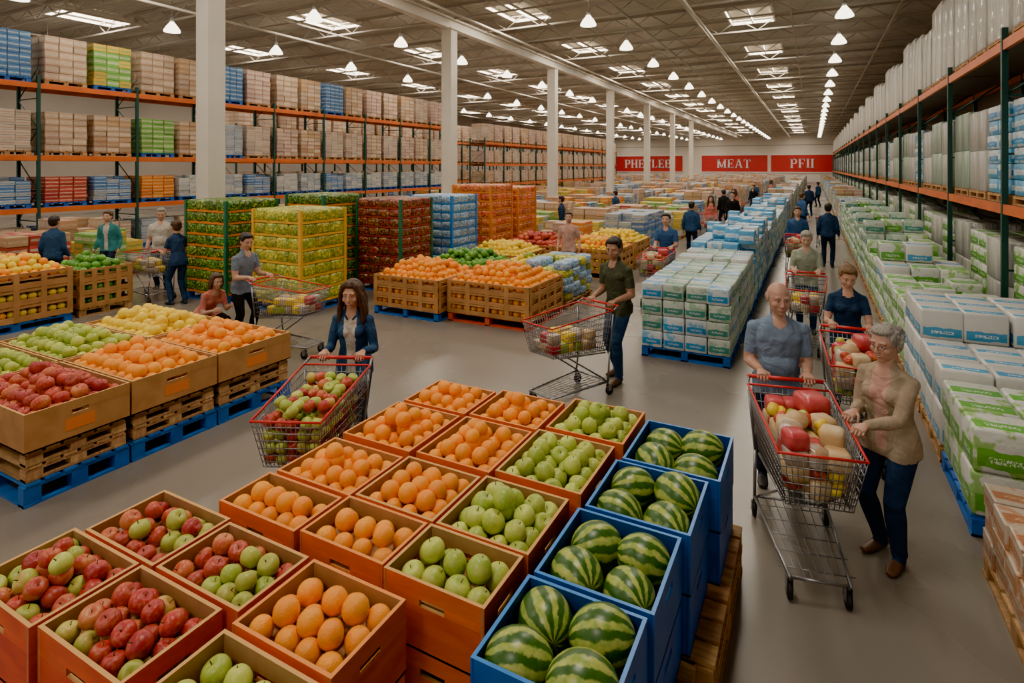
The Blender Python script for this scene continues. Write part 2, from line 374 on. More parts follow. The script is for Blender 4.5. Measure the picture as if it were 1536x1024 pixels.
def glyph(mb,ch,x,z,h,mat):
    """slab-serif capitals from thick stems, thin arms and serifs; returns width"""
    st,th,sf=.17,.075,.06
    def R(x0,x1,z0,z1): mb.bx(x+x0*h,x+x1*h,-.05,.05,z+z0*h,z+z1*h,mat)
    def stem(c): R(c-st/2,c+st/2,0,1);R(c-st/2-.07,c+st/2+.07,0,sf);R(c-st/2-.07,c+st/2+.07,1-sf,1)
    def diag(xa,za,xb,zb,w_):
        dx,dz=(xb-xa)*h,(zb-za)*h;L_=math.hypot(dx,dz)
        mb.box((x+(xa+xb)/2*h,0,z+(za+zb)/2*h),(w_*h,.1,L_),mat,rot=Matrix.Rotation(math.atan2(dx,dz),3,'Y'))
    def bowl(cx,z0,z1,rx):
        cz,rz_=(z0+z1)/2,(z1-z0)/2-th/2
        P_=[(cx+rx*math.sin(a),cz+rz_*math.cos(a)) for a in np.linspace(0,math.pi,11)]
        for i,(p,q) in enumerate(zip(P_,P_[1:])):
            k=math.sin(math.pi*(i+.5)/10);diag(p[0],p[1],q[0],q[1],th+(.14-th)*k)
    if ch=='I': stem(.18);return .36
    if ch=='H': stem(.18);stem(.68);R(.2,.66,.46,.46+th);return .86
    if ch=='E':
        stem(.18);R(.18,.66,0,th);R(.18,.66,1-th,1);R(.2,.52,.47,.47+th);R(.60,.66,0,.25);R(.60,.66,.75,1);R(.47,.52,.38,.63);return .72
    if ch=='F':
        stem(.18);R(.18,.64,1-th,1);R(.2,.50,.47,.47+th);R(.58,.64,.75,1);R(.45,.50,.38,.63);return .70
    if ch=='L': stem(.18);R(.18,.64,0,th);R(.58,.64,0,.27);return .70
    if ch=='T': stem(.38);R(.04,.72,1-th,1);R(.04,.10,.74,1);R(.66,.72,.74,1);return .76
    if ch=='P': stem(.18);R(.18,.42,1-th,1);R(.18,.42,.44,.44+th);bowl(.42,.44,1,.20);return .72
    if ch=='B': stem(.18);R(.18,.42,1-th,1);R(.18,.44,.49,.49+th);R(.18,.44,0,th);bowl(.42,.49,1,.18);bowl(.44,0,.56,.21);return .76
    if ch=='M': stem(.18);stem(.88);diag(.20,.97,.53,.05,.13);diag(.86,.97,.53,.05,.08);return 1.06
    if ch=='A': diag(.12,0,.42,1,.07);diag(.72,0,.42,.98,.16);R(.22,.62,.30,.30+th);R(.02,.26,0,sf);R(.60,.86,0,sf);return .86
    return .4
for txt,x0,x1 in (('PHETLEB',-36.6,-22.9),('MEAT',-19.2,-7.5),('PFII',-6.9,3.4)):
    m=MB();m.box((0,0,0),(x1-x0,.15,3.1),SR);m.box((0,0,-1.62),(x1-x0,.2,.14),SW);m.box((0,0,1.62),(x1-x0,.2,.14),SW)
    o=m.obj('department_sign',((x0+x1)/2,YB-.12,3.3))
    lt=MB();hgt=1.7;xx=0
    for ch in txt: xx+=glyph(lt,ch,xx,0,hgt,SW)*hgt+.10
    for i in range(len(lt.V)): lt.V[i]=lt.V[i]+np.array([-xx/2,-.12,-hgt/2])
    lt.obj('lettering',(0,0,0),0,o)
w=MB();w.bx(XL,XR,YB-.08,YB,6.6,6.75,JM);w.obj('trim_1')
# ------------------------------------------------------------------ pallets
def pallet(mb,cx,cy,z,w,d,mat,h=.14,nb=6,alongx=True):
    bt=.02
    for i in range(nb):
        y=cy-d/2+d*(i+.5)/nb
        mb.box((cx,y,z+h-bt/2),(w,d/nb*.78,bt),mat)
    for i in range(3):
        x=cx-w/2+.05+(w-.1)*i/2
        mb.box((x,cy,z+h-bt-.012),(.09,d,.022),mat)
        for k in range(3):
            y=cy-d/2+.06+(d-.12)*k/2
            mb.box((x,y,z+(h-.045)/2+.01),(.09,.12,h-.065),mat)
        mb.box((x,cy,z+.01),(.09,d,.02),mat)
    for k in (-1,1): mb.box((cx,cy+k*(d/2-.05),z+.011),(w,.1,.019),mat)
# ------------------------------------------------------------------ crates and fruit
def crate(mb,x0,x1,y0,y1,z0,z1,out,inn,rim,slots=True,patch=None):
    h=z1-z0;t=.008
    def wall(ax,pos,sgn,a,b):
        L=b-a;hs,hh=(.13 if L<.8 else .2),.032 if h<.4 else .045
        zc=z0+h*.70;m=(a+b)/2
        rects=[(a,b,z0,z1)] if not slots else [(a,b,z0,zc-hh/2),(a,m-hs/2,zc-hh/2,zc+hh/2),(m+hs/2,b,zc-hh/2,zc+hh/2),(a,b,zc+hh/2,z1)]
        for (p,q,u,v) in rects:
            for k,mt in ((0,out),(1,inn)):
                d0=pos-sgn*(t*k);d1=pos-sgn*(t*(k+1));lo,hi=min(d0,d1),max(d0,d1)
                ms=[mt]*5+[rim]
                if ax=='x': mb.bx(lo,hi,p,q,u,v,ms)
                else: mb.bx(p,q,lo,hi,u,v,ms)
        if patch and sgn*(1 if ax=='x' else -1)>0:
            c=m;zz=z0+h*.38
            if ax=='x': mb.bx(pos,pos+sgn*.002,c-L*.14,c+L*.14,zz-h*.16,zz+h*.16,patch)
            else: mb.bx(c-L*.14,c+L*.14,pos-.002,pos,zz-h*.16,zz+h*.16,patch)
    wall('x',x0,-1,y0,y1);wall('x',x1,1,y0,y1);wall('y',y0,-1,x0+2*t,x1-2*t);wall('y',y1,1,x0+2*t,x1-2*t)
    mb.bx(x0,x1,y0,y1,z0,z0+.01,inn)
def rrot(): return Matrix.Rotation(rnd.uniform(0,6.28),3,'Z')@Matrix.Rotation(rnd.uniform(-.9,.9),3,'X')@Matrix.Rotation(rnd.uniform(-.5,.5),3,'Y')
def heap(mb,x0,x1,y0,y1,zr,r,kinds,layers=3,T=None,under=None,start=-.75):
    W,D=x1-x0,y1-y0
    mb.bx(x0+.01,x1-.01,y0+.01,y1-.01,zr-r*1.9,zr-r*1.5,under or CARDIN)
    nx=max(2,int(W/(2*r*.96)));ny=max(2,int(D/(2*r*.96)))
    for l in range(layers):
        a,b=nx-l-(1 if l>1 else 0),ny-l-(1 if l>1 else 0)
        if a<1 or b<1: break
        sx,sy=W/nx,D/ny
        for i in range(a):
            for k in range(b):
                if l>0 and rnd.random()<(.08 if l==1 else .3): continue
                cx=(x0+x1)/2+(i-(a-1)/2)*sx+rnd.uniform(-.16,.16)*r
                cy=(y0+y1)/2+(k-(b-1)/2)*sy+rnd.uniform(-.16,.16)*r
                cz=zr+r*start+l*r*1.1+rnd.uniform(-.18,.18)*r
                mt,TT=kinds[rnd.randrange(len(kinds))]
                rr=r*rnd.uniform(.92,1.05)
                R=rrot();mb.ell((cx,cy,cz),rr,mt,R,T or TT)
                if T is None and (TT is APP or TT is PEA):
                    up=R@Vector((0,0,1));p=Vector((cx,cy,cz))
                    mb.tube(p+up*rr*.55,p+up*rr*1.02+Vector((.003,0,0)),.0025,STEM,4)
KO=[(ORANGE,SPH)];KG=[(GAPPLE,APP),(GAPPLE,PEA)];KM=[(RAPPLE,APP),(RAPPLE2,APP),(RAPPLE,APP),(YAPPLE,APP)];KR=[(RAPPLE,APP),(RAPPLE2,APP),(RAPPLE2,APP)]
KH=[(RAPPLE,APP),(RAPPLE2,APP),(RAPPLE,APP),(GAPPLE,APP),(YAPPLE,APP)]
bins=[('A','m',-3.26,-2.71,1.10,1.515,RDBOX),('B','m',-2.69,-2.13,1.12,1.515,RDBOX),('C','o',-2.03,-1.50,1.485,1.905,ORBOX),('D','g',-2.03,-1.52,1.03,1.455,ORBOX),
('E','m',-2.62,-2.06,1.535,1.905,RDBOX),('H','m',-3.20,-2.64,1.53,1.925,RDBOX),
('I','o',-2.84,-2.27,2.00,2.33,ORBOX),('F','o',-2.25,-1.725,2.02,2.365,ORBOX),('G','g',-1.71,-1.185,2.01,2.37,ORBOX),
('L','o',-2.82,-2.25,2.36,2.83,ORBOX),('J','o',-2.23,-1.71,2.385,2.86,ORBOX),('K','g',-1.69,-1.17,2.385,2.89,ORBOX),
('M','o',-2.82,-2.26,2.90,3.49,ORBOX),('N','o',-2.22,-1.69,2.92,3.51,ORBOX),('O','g',-1.67,-1.13,2.96,3.57,ORBOX),
('P','o',-2.80,-2.25,3.53,4.00,ORBOX),('Q','o',-2.22,-1.68,3.55,4.06,ORBOX),('R','g',-1.64,-1.09,3.62,4.17,ORBOX)]
nm={'o':'crate_of_oranges','m':'crate_of_apples','g':'crate_of_green_apples'}
for id_,k,x0,x1,y0,y1,out in bins:
    mb=MB();cx,cy=(x0+x1)/2,(y0+y1)/2;a,b,c_,d=x0-cx,x1-cx,y0-cy,y1-cy
    rim=ORRIM if id_ in 'CILMNPQFR' else CARDRIM
    inn=CARDIN
    crate(mb,a,b,c_,d,.60,.90,out,inn,rim);crate(mb,a+.004,b-.004,c_+.004,d-.004,.30,.598,out,inn,rim)
    mb.bx(a+.01,b-.01,c_+.01,d-.01,.585,.602,CARDIN)
    r={'o':.053,'m':.047,'g':.054}[k]
    if id_ in 'GKOR': r=.058
    heap(mb,a+.02,b-.02,c_+.02,d-.02,.88,r,{'o':KO,'m':KM if id_ in 'BH' else KH,'g':KG}[k],3)
    mb.obj(nm[k],(cx,cy,0))
mel=[(-1.115,-.585,1.79,2.275),(-1.10,-.565,2.30,2.845),(-1.075,-.53,2.875,3.42),(-1.045,-.47,3.45,4.06)]
for x0,x1,y0,y1 in mel:
    mb=MB();cx,cy=(x0+x1)/2,(y0+y1)/2;a,b,c_,d=x0-cx,x1-cx,y0-cy,y1-cy
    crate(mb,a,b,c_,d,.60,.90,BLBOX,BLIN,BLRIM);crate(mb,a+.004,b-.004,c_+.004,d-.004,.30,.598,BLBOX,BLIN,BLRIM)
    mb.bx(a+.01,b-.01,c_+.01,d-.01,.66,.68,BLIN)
    for i in (-1,1):
        for k in (-1,1):
            R=Matrix.Rotation(rnd.uniform(-.9,.9)+1.57,3,'Z')@Matrix.Rotation(math.radians(rnd.uniform(75,98)),3,'X')@Matrix.Rotation(rnd.uniform(0,6),3,'Z')
            q=rnd.uniform(.108,.120)
            mb.ell((i*.122+rnd.uniform(-.008,.008),k*.122*(d/.25)**.5,.83+rnd.uniform(-.02,.03)),(q,q,q*1.17),MELON,R,MEL)
    mb.obj('crate_of_watermelons',(cx,cy,0))
for (x0,x1,y0,y1) in ((-3.27,-2.10,1.02,1.95),(-2.06,-1.49,1.00,1.95),(-2.86,-1.74,1.98,2.9),(-1.73,-1.16,1.98,2.9),(-2.86,-1.74,2.91,4.1),(-1.72,-1.12,2.91,4.2)):
    mb=MB();cx,cy=(x0+x1)/2,(y0+y1)/2
    pallet(mb,0,0,0,x1-x0,y1-y0,BPAL,.145);pallet(mb,0,0,.15,x1-x0,y1-y0,BPAL,.145);mb.obj('blue_pallet',(cx,cy,0))
for (x0,x1,y0,y1) in ((-1.11,-.50,1.75,2.87),(-1.09,-.42,2.88,4.12)):
    mb=MB();cx,cy=(x0+x1)/2,(y0+y1)/2
    pallet(mb,0,0,0,x1-x0,y1-y0,WOOD,.145,8);pallet(mb,0,0,.15,x1-x0,y1-y0,WOOD,.145,8);mb.obj('wooden_pallet',(cx,cy,0))
ld=[(-6.72,-5.5,2.2,2.99,'r'),(-6.72,-5.5,3.01,3.85,'o'),(-6.72,-5.5,3.87,4.8,'o'),(-8.1,-6.76,2.2,2.99,'g'),(-8.1,-6.76,3.01,3.85,'g'),(-8.1,-6.76,3.87,4.8,'l')]
for x0,x1,y0,y1,k in ld:
    mb=MB();cx,cy=(x0+x1)/2,(y0+y1)/2;a,b,c_,d=x0-cx,x1-cx,y0-cy,y1-cy
    pallet(mb,0,0,0,b-a,d-c_,BPAL,.18);pallet(mb,0,0,.185,b-a-.04,d-c_-.04,WOOD,.12);pallet(mb,0,0,.31,b-a-.04,d-c_-.04,WOOD,.11)
    crate(mb,a,b,c_,d,.43,.74,CARD,CARDIN,CARDRIM,patch=LABEL)
    kk={'r':KR,'o':KO,'g':KG,'l':[(LEMON,SPH)]}[k]
    heap(mb,a+.03,b-.03,c_+.03,d-.03,.72,.066,kk,3)
    mb.obj({'r':'bin_of_red_apples','o':'bin_of_oranges','g':'bin_of_green_apples','l':'bin_of_lemons'}[k],(cx,cy,0))
def table(name,x0,x1,y0,y1,kinds,pal,r=.065,nt_=3,top=.72,frame=None):
    mb=MB();cx,cy=(x0+x1)/2,(y0+y1)/2;a,b,c_,d=x0-cx,x1-cx,y0-cy,y1-cy
    frame=frame or CARD
    pallet(mb,0,0,0,b-a,d-c_,pal,.15)
    h=(top-.15)/nt_
    for t in range(nt_):
        z=.15+t*h
        mb.bx(a+.02,b-.02,c_+.02,d-.02,z,z+.015,frame)
        for (px,py,sx,sy) in ((0,c_,b-a,.02),(0,d,b-a,.02),(a,0,.02,d-c_),(b,0,.02,d-c_)):
            mb.box((px,py,z+h*.2),(max(sx,.02),max(sy,.02),h*.36),frame)
            mb.box((px,py,z+h*.90),(max(sx,.02),max(sy,.02),h*.17),frame)
            for q in (-.5,-.25,0,.25,.5):
                mb.box((px+(q*(sx-.08) if sx>.1 else 0),py+(q*(sy-.08) if sy>.1 else 0),z+h/2),(.08 if sx>.1 else .024,.08 if sy>.1 else .024,h),frame)
        if t<nt_-1:
            n_=int((b-a)/(2*r))
            for i in range(n_):
                mb.ell((a+r+i*2*r,c_+r+.02,z+h*.5),r,kinds[rnd.randrange(len(kinds))][0],None,SPL)
            n_=int((d-c_)/(2*r))
            for i in range(n_):
                mb.ell((b-r-.02,c_+r+i*2*r,z+h*.5),r,kinds[rnd.randrange(len(kinds))][0],None,SPL)
    heap(mb,a+.03,b-.03,c_+.03,d-.03,top,r,kinds,4,SPL)
    return mb.obj(name,(cx,cy,0))
KP=[(PEPPER,SPL)];KL=[(LEMON,SPL)];YG=[(LEMON,SPL),(GAPPLE,SPL)]
table('table_of_oranges',-7.2,-5.76,8.2,9.5,KO,BPAL,.07);table('table_of_oranges',-5.7,-4.1,8.4,9.8,KO,RPAL,.07)
table('table_of_green_peppers',-7.2,-5.76,9.7,11.0,KP,BPAL);table('table_of_lemons',-5.72,-5.08,10.0,11.4,YG,RPAL)
table('table_of_lemons',-7.2,-5.76,11.3,12.7,KL,BPAL);table('table_of_oranges',-5.7,-4.1,13.1,14.5,[(LEMON,SPL),(ORANGE,SPL)],WOOD)
table('table_of_apples',-7.2,-5.76,13.1,14.5,KR,BPAL,.07);table('table_of_lemons',-5.7,-4.1,14.8,16.2,KL,WOOD)
table('table_of_oranges',-12.9,-11.5,3.7,5.3,[(LEMON,SPL),(ORANGE,SPL)],BPAL,.07,3,.95)
table('table_of_green_peppers',-12.7,-11.6,5.45,6.35,KP,WOOD,.075,3,.85)
table('table_of_oranges',-14.6,-13.2,3.7,5.3,[(LEMON,SPL),(ORANGE,SPL)],BPAL,.07,3,.95)
mb=MB();pallet(mb,0,0,0,.92,1.36,WOOD,.15)
for i in range(3):
    for k in range(4):
        for l in range(5):
            if l==4 and rnd.random()<.3: continue
            mb.box((-.3+i*.3+rnd.uniform(-.02,.02),-.5+k*.33,.24+l*.14),(.32,.36,.18),BG_BLUE if (l+k)%3 else BG_YEL,rnd.uniform(-.2,.2),BAG,True)
mb.obj('net_bags_of_potatoes',(-4.55,10.72,0))
def bagstack(name,cx,cy,w,d,h,nl,bag,fr,pal,rz=0,post=None):
    mb=MB();pallet(mb,0,0,0,w,d,pal,.15);lh=(h-.15)/nl
    nx=max(2,int(w/.3));ny=max(2,int(d/.3))
    for l in range(nl):
        z=.15+l*lh
        mb.bx(-w/2,w/2,-d/2,d/2,z,z+.02,fr)
        for s in (-1,1):
            mb.bx(-w/2,w/2,s*d/2-.012,s*d/2+.012,z,z+.045,fr);mb.bx(s*w/2-.012,s*w/2+.012,-d/2,d/2,z,z+.045,fr)
        for i in range(nx):
            for k in range(ny):
                if 0<i<nx-1 and 0<k<ny-1 and l<nl-1: continue
                mb.box((-w/2+w*(i+.5)/nx,-d/2+d*(k+.5)/ny,z+lh*.55),(w/nx*1.16,d/ny*1.16,lh*1.0),bag,rnd.uniform(-.1,.1),BAG,True)
    for sx in (-1,1):
        for sy in (-1,1): mb.box((sx*w/2,sy*d/2,.15+(h-.15)/2),(.06,.06,h-.15),post or fr)
    mb.obj(name,(cx,cy,0),rz)
bagstack('stack_of_bagged_greens',-10.85,7.95,1.25,1.2,2.02,8,BG_GREEN,OFR,BPAL,0,GFR)
bagstack('stack_of_bagged_greens',-9.65,9.35,1.1,1.1,2.1,8,BG_GREEN,OFR,BPAL,0,GFR)
bagstack('stack_of_bagged_lemons',-8.85,7.95,1.25,1.1,1.9,7,BG_YEL,YFR,BPAL)
bagstack('stack_of_bagged_potatoes',-8.35,10.2,1.2,1.1,2.0,9,BG_RED,DRF,BPAL,0,GFR)
bagstack('stack_of_bagged_onions',-8.25,12.0,1.2,1.1,2.0,9,BG_BLUE,BLRIM,BPAL)
bagstack('stack_of_bagged_carrots',-8.3,14.0,1.2,1.2,2.2,9,BG_ORA,OFR,BPAL)
bagstack('stack_of_bagged_carrots',-8.3,15.6,1.2,1.2,2.1,9,BG_ORA,OFR,BPAL)
# ------------------------------------------------------------------ generic loads
def loadmesh(name,w,d,h,nx,ny,nz,mats,pal=WOOD,T=CBOX,jit=.01,ph=.14,wrapfilm=False,miss=0,over=0):
    mb=MB();pallet(mb,0,0,0,w,d,pal,ph)
    if wrapfilm:
        m=mats[0]
        for i in range(2):
            for k in range(2):
                for l in range(nz):
                    z=ph+(h-ph)*(l+.5)/nz
                    mb.box(((i-.5)*w*.49+rnd.uniform(-.012,.012),(k-.5)*d*.49+rnd.uniform(-.012,.012),z),(w*.5,d*.5,(h-ph)/nz*1.0),m,rnd.uniform(-.015,.015),CBOX,True)
        return mb.mesh(name)
    for l in range(nz+over):
        for i in range(nx):
            for k in range(ny):
                if 0<i<nx-1 and 0<k<ny-1 and l<nz-1: continue
                if l>=nz and rnd.random()<.6: continue
                if l==nz-1 and rnd.random()<miss: continue
                mb.box((-w/2+w*(i+.5)/nx+rnd.uniform(-jit,jit),-d/2+d*(k+.5)/ny+rnd.uniform(-jit,jit),ph+(h-ph)*(l+.5)/nz),
                       (w/nx*.97,d/ny*.97,(h-ph)/nz*.985),mats[rnd.randrange(len(mats))],rnd.uniform(-.03,.03),T,T is not CBOX)
    return mb.mesh(name)
def rack(x0,x1,y0,bay,nb,levels,top,fx):
    mb=MB()
    for i in range(nb+1):
        y=y0+i*bay
        for x in (x0,x1):
            mb.bx(x-.04,x+.04,y-.04,y+.04,0,top,RGREEN);mb.bx(x-.08,x+.08,y-.08,y+.08,0,.02,RGREEN)
        z=.2;s=1
        while z<top-.6:
            a,b=(x0,x1) if s>0 else (x1,x0)
            mb.tube((a,y,z),(b,y,z+.9),.018,RGREEN,4);mb.bx(min(x0,x1),max(x0,x1),y-.015,y+.015,z-.015,z+.015,RGREEN);z+=.9;s=-s
        if i<nb:
            for zl in levels:
                for x in (x0,x1):
                    mb.bx(x-.03,x+.03,y+.04,y+bay-.04,zl-.15,zl,RORANGE)
                mb.bx(min(x0,x1)+.03,max(x0,x1)-.03,y+.05,y+bay-.05,zl-.03,zl-.004,DECK)
    mb.obj('pallet_rack')
def bl(mats,h,nx=3,ny=3,nz=6,**k): return loadmesh('pallet_of_cartons',1.15,1.12,h,nx,ny,nz,mats,**k)
big={h:[bl([CT[0]],h),bl([CT[1],CT[0]],h,nz=7),bl([CT[2]],h,nz=8),bl([CT[4]],h,nz=7),bl([CT[0],CT[2]],h,nz=9),bl([CT[5]],h,4,4,8,pal=BPAL),bl([CT[6]],h,nz=7,pal=BPAL),bl([CT[3]],h,nz=8,pal=BPAL),bl([CT[9],CT[6]],h,nz=6,pal=BPAL)] for h in (1.45,1.3,.92)}
SMALL={k:loadmesh('pallet_of_cartons',1.15,1.12,.9,3,3,7,m,pal=BPAL,miss=.2) for k,m in dict(b=[CT[5],CT[3]],r=[CT[7]],o=[CT[8]],g=[CT[6]],w=[CT[10]],c=[CT[3],CT[10]]).items()}
LV=[1.5,3.03,5.14]
rack(-20,-21.2,0.1,2.75,11,LV,5.35,1)
for b in range(11):
    for s in (0,1):
        y=0.1+b*2.75+.72+s*1.31;i=b*2+s
        idx=[0,0,1,0,3,5,0,8,0,1,5,3,0,1,5,1,3,0,1,4,3,0][i]
        link('pallet_of_cartons',big[1.45][idx],(-20.6,y,5.14))
        link('pallet_of_cartons',big[1.3][[0,1,2,0,4,2,0,1,6,1,7,2,3,1,2,4,0,2,3,0,2,2][i]],(-20.6,y,3.03))
        link('pallet_of_cartons',SMALL['wccrwbrbowcbwcbcwcccwc'[i]],(-20.6,y,1.5))
        link('pallet_of_cartons',big[.92][rnd.randrange(9)],(-20.6,y,0))
rack(-20,-21.2,34,2.75,10,[1.5,2.9,4.4],4.7,1)
for b in range(10):
    for s in (0,1):
        y=34+b*2.75+.72+s*1.31
        for z,h in ((4.4,1.3),(2.9,.92),(1.5,.92),(0,.92)):
            link('pallet_of_cartons',big[h][rnd.choice([0,0,1,2,4,3])],(-20.6,y,z))
rack(-27,-28.2,20,2.75,24,[1.5,3.03,4.8],5,1)
for b in range(24):
    for s in (0,1):
        y=20+b*2.75+.72+s*1.31
        for z,h in ((4.8,1.45),(3.03,1.3),(1.5,.92)):
            link('pallet_of_cartons',big[h][rnd.choice([0,0,1,2,4,3])],(-27.6,y,z))
# right rack
WR=[loadmesh('wrapped_pallet',1.14,1.2,h,2,2,1,[m],wrapfilm=True) for m,h in ((WRAP,1.9),(WRAPW,1.75),(WRAP,1.6),(WRAPW,2.0))]
WR2=[loadmesh('wrapped_pallet',1.14,1.2,h,2,2,2,[m],wrapfilm=True) for m,h in ((WRAP,1.6),(WRAPW,1.5),(WRAPG,1.65))]
PT=loadmesh('pallet_of_paper_towels',1.12,1.2,1.6,2,2,6,[PK_BLUE2,PK_BLUE2,PK_BLUE],T=RBOX)
PG=loadmesh('pallet_of_paper_packs',1.12,1.2,1.5,2,2,5,[PK_GREEN],T=RBOX)
RLV=[2.12,4.65]
rack(2.62,3.85,-.6,4.0,25,RLV,4.85,-1)
for b in range(25):
    for s in range(3):
        y=-.6+b*4+.72+s*1.29;i=b*3+s
        if y<1: continue
        link('wrapped_pallet',WR[(i*7)%4],(3.25,y,4.65))
        lo=[WR2[0],WR2[2],WR2[1],PT,WR2[0],WR2[2]][i%6] if y>14 else PT
        if y>12.6 and y<14: lo=WR2[0]
        link('paper_goods_pallet' if lo is PT else 'wrapped_pallet',lo,(3.25,y,2.12))
        lo=[PG,WR2[1],PG,WR2[0]][i%4]
        link('wrapped_pallet' if lo in WR2 else 'paper_goods_pallet',lo,(3.25,y,0))
# ---- floor rows
def packstack(name,cx,cy,w,d,h,nx,ny,nz,mats,pal,ph=.15,T=RBOX,jit=.012,**k):
    link(name,loadmesh(name,w,d,h,nx,ny,nz,mats,pal,T,jit,ph,**k),(cx,cy,0))
BRN=pack('brown_white_case',(.50,.40,.31),(.40,.15,.06),.2,.6,ink=(.65,.5,.3),isl=.2,blob=.55,bcol=(.45,.22,.12))
packstack('pallet_of_drink_cases',1.6,4.2,1.2,1.3,.60,4,5,3,[BRN],WOOD,.15,CBOX)
packstack('pallet_of_drink_cases',1.6,2.7,1.2,1.3,.60,4,5,3,[BRN],WOOD,.15,CBOX)
packstack('pallet_of_tissue_packs',1.62,5.82,1.2,1.1,.80,3,3,2,[PK_GREEN],BPAL)
packstack('pallet_of_paper_cases',1.62,7.0,1.2,1.1,.86,3,3,2,[PK_WHITE],WOOD)
packstack('pallet_of_paper_cases',1.62,8.2,1.2,1.1,1.15,3,3,3,[PK_WHITE],WOOD)
y=9.45;i=0
R1=[loadmesh('pallet_of_tissue_packs',1.2,1.15,h,3,2,n,m,WOOD,RBOX,jit=.015,miss=ms,over=ov) for h,n,m,ms,ov in ((.95,3,[PK_GREEN],.3,0),(1.05,3,[PK_GREEN,PK_GREEN,PK_WHITE],.0,1),(1.15,4,[PK_GREEN],.4,0),(1.2,4,[PK_GREEN,PK_TEAL],0,1),(1.3,4,[PK_GREEN],.4,0))]
while y<26:
    link('pallet_of_tissue_packs',R1[[0,0,1,0,2,3,2,3,4,3,4,2,3,4][min(i,13)]],(1.62,y,0));y+=1.25;i+=1
C1=[loadmesh('pallet_of_diaper_packs',1.2,1.15,h,4,3,n,m,BPAL,RBOX,jit=.012,miss=ms,over=ov) for h,n,m,ms,ov in ((1.05,4,[PK_TEAL,PK_BLUE,PK_TEAL],0,0),(1.12,4,[PK_BLUE,PK_WHITE,PK_BLUE2],.15,0),(1.2,5,[PK_BLUE2,PK_BLUE,PK_WHITE],.2,1),(1.2,4,[PK_BLUE,PK_BLUE2],.1,1),(1.1,4,[PK_TEAL,PK_WHITE],.2,0))]
y=8.7;i=0
while y<27:
    link('pallet_of_diaper_packs',C1[[0,0,4,3,2,3,1,2][i] if i<8 else rnd.randrange(1,5)],(-1.58,y,0));y+=1.24;i+=1
MIX=[loadmesh('pallet_of_goods',1.2,1.2,h,3,3,n,m,p,CBOX,miss=.2) for h,n,m,p in ((1.1,4,[CT[0],CT[8]],WOOD),(1.3,5,[CT[10],CT[5]],BPAL),(1.5,6,[CT[1],CT[4]],WOOD),(1.2,5,[CT[3],CT[5]],BPAL),(1.1,4,[CT[6],CT[9]],WOOD),(1.3,5,[CT[8],CT[1]],WOOD),(1.3,5,[CT[5],CT[3]],BPAL),(1.0,4,[CT[10],CT[9]],WOOD),(1.25,5,[CT[8],CT[9]],WOOD),(1.35,5,[CT[1],CT[0]],WOOD),(1.1,4,[CT[6],CT[1]],WOOD),(1.2,5,[CT[7],CT[1]],WOOD))]
MIX2=[loadmesh('pallet_of_packs',1.2,1.2,h,3,3,n,m,WOOD,CBOX,miss=.25) for h,n,m in ((1.25,5,[PK_GREEN]),(1.3,5,[PK_WHITE,PK_BLUE]),(1.2,4,[PK_TEAL]),(1.4,5,[PK_BLUE2,PK_WHITE]))]
def row(X,y0,y1,lib,sp=1.3):
    y=y0
    while y<y1:
        if rnd.random()>.05: link('pallet_of_goods',lib[rnd.randrange(len(lib))],(X,y,0),rnd.uniform(-.03,.03))
        y+=sp
row(1.62,27,108,MIX2+MIX[:4]);row(-1.58,28,108,MIX2+MIX[:6])
row(-4.9,17,108,MIX);row(-6.4,15.6,108,MIX)
row(-8.75,17.6,106,MIX);row(-10.3,11.5,106,MIX,1.45);row(-13.2,10.5,106,MIX,1.5);row(-14.7,10.5,106,MIX,1.5);row(-17.2,8,106,MIX,1.7)
row(-15.6,1.5,9,MIX,1.6);row(-24,30,106,MIX,1.8)
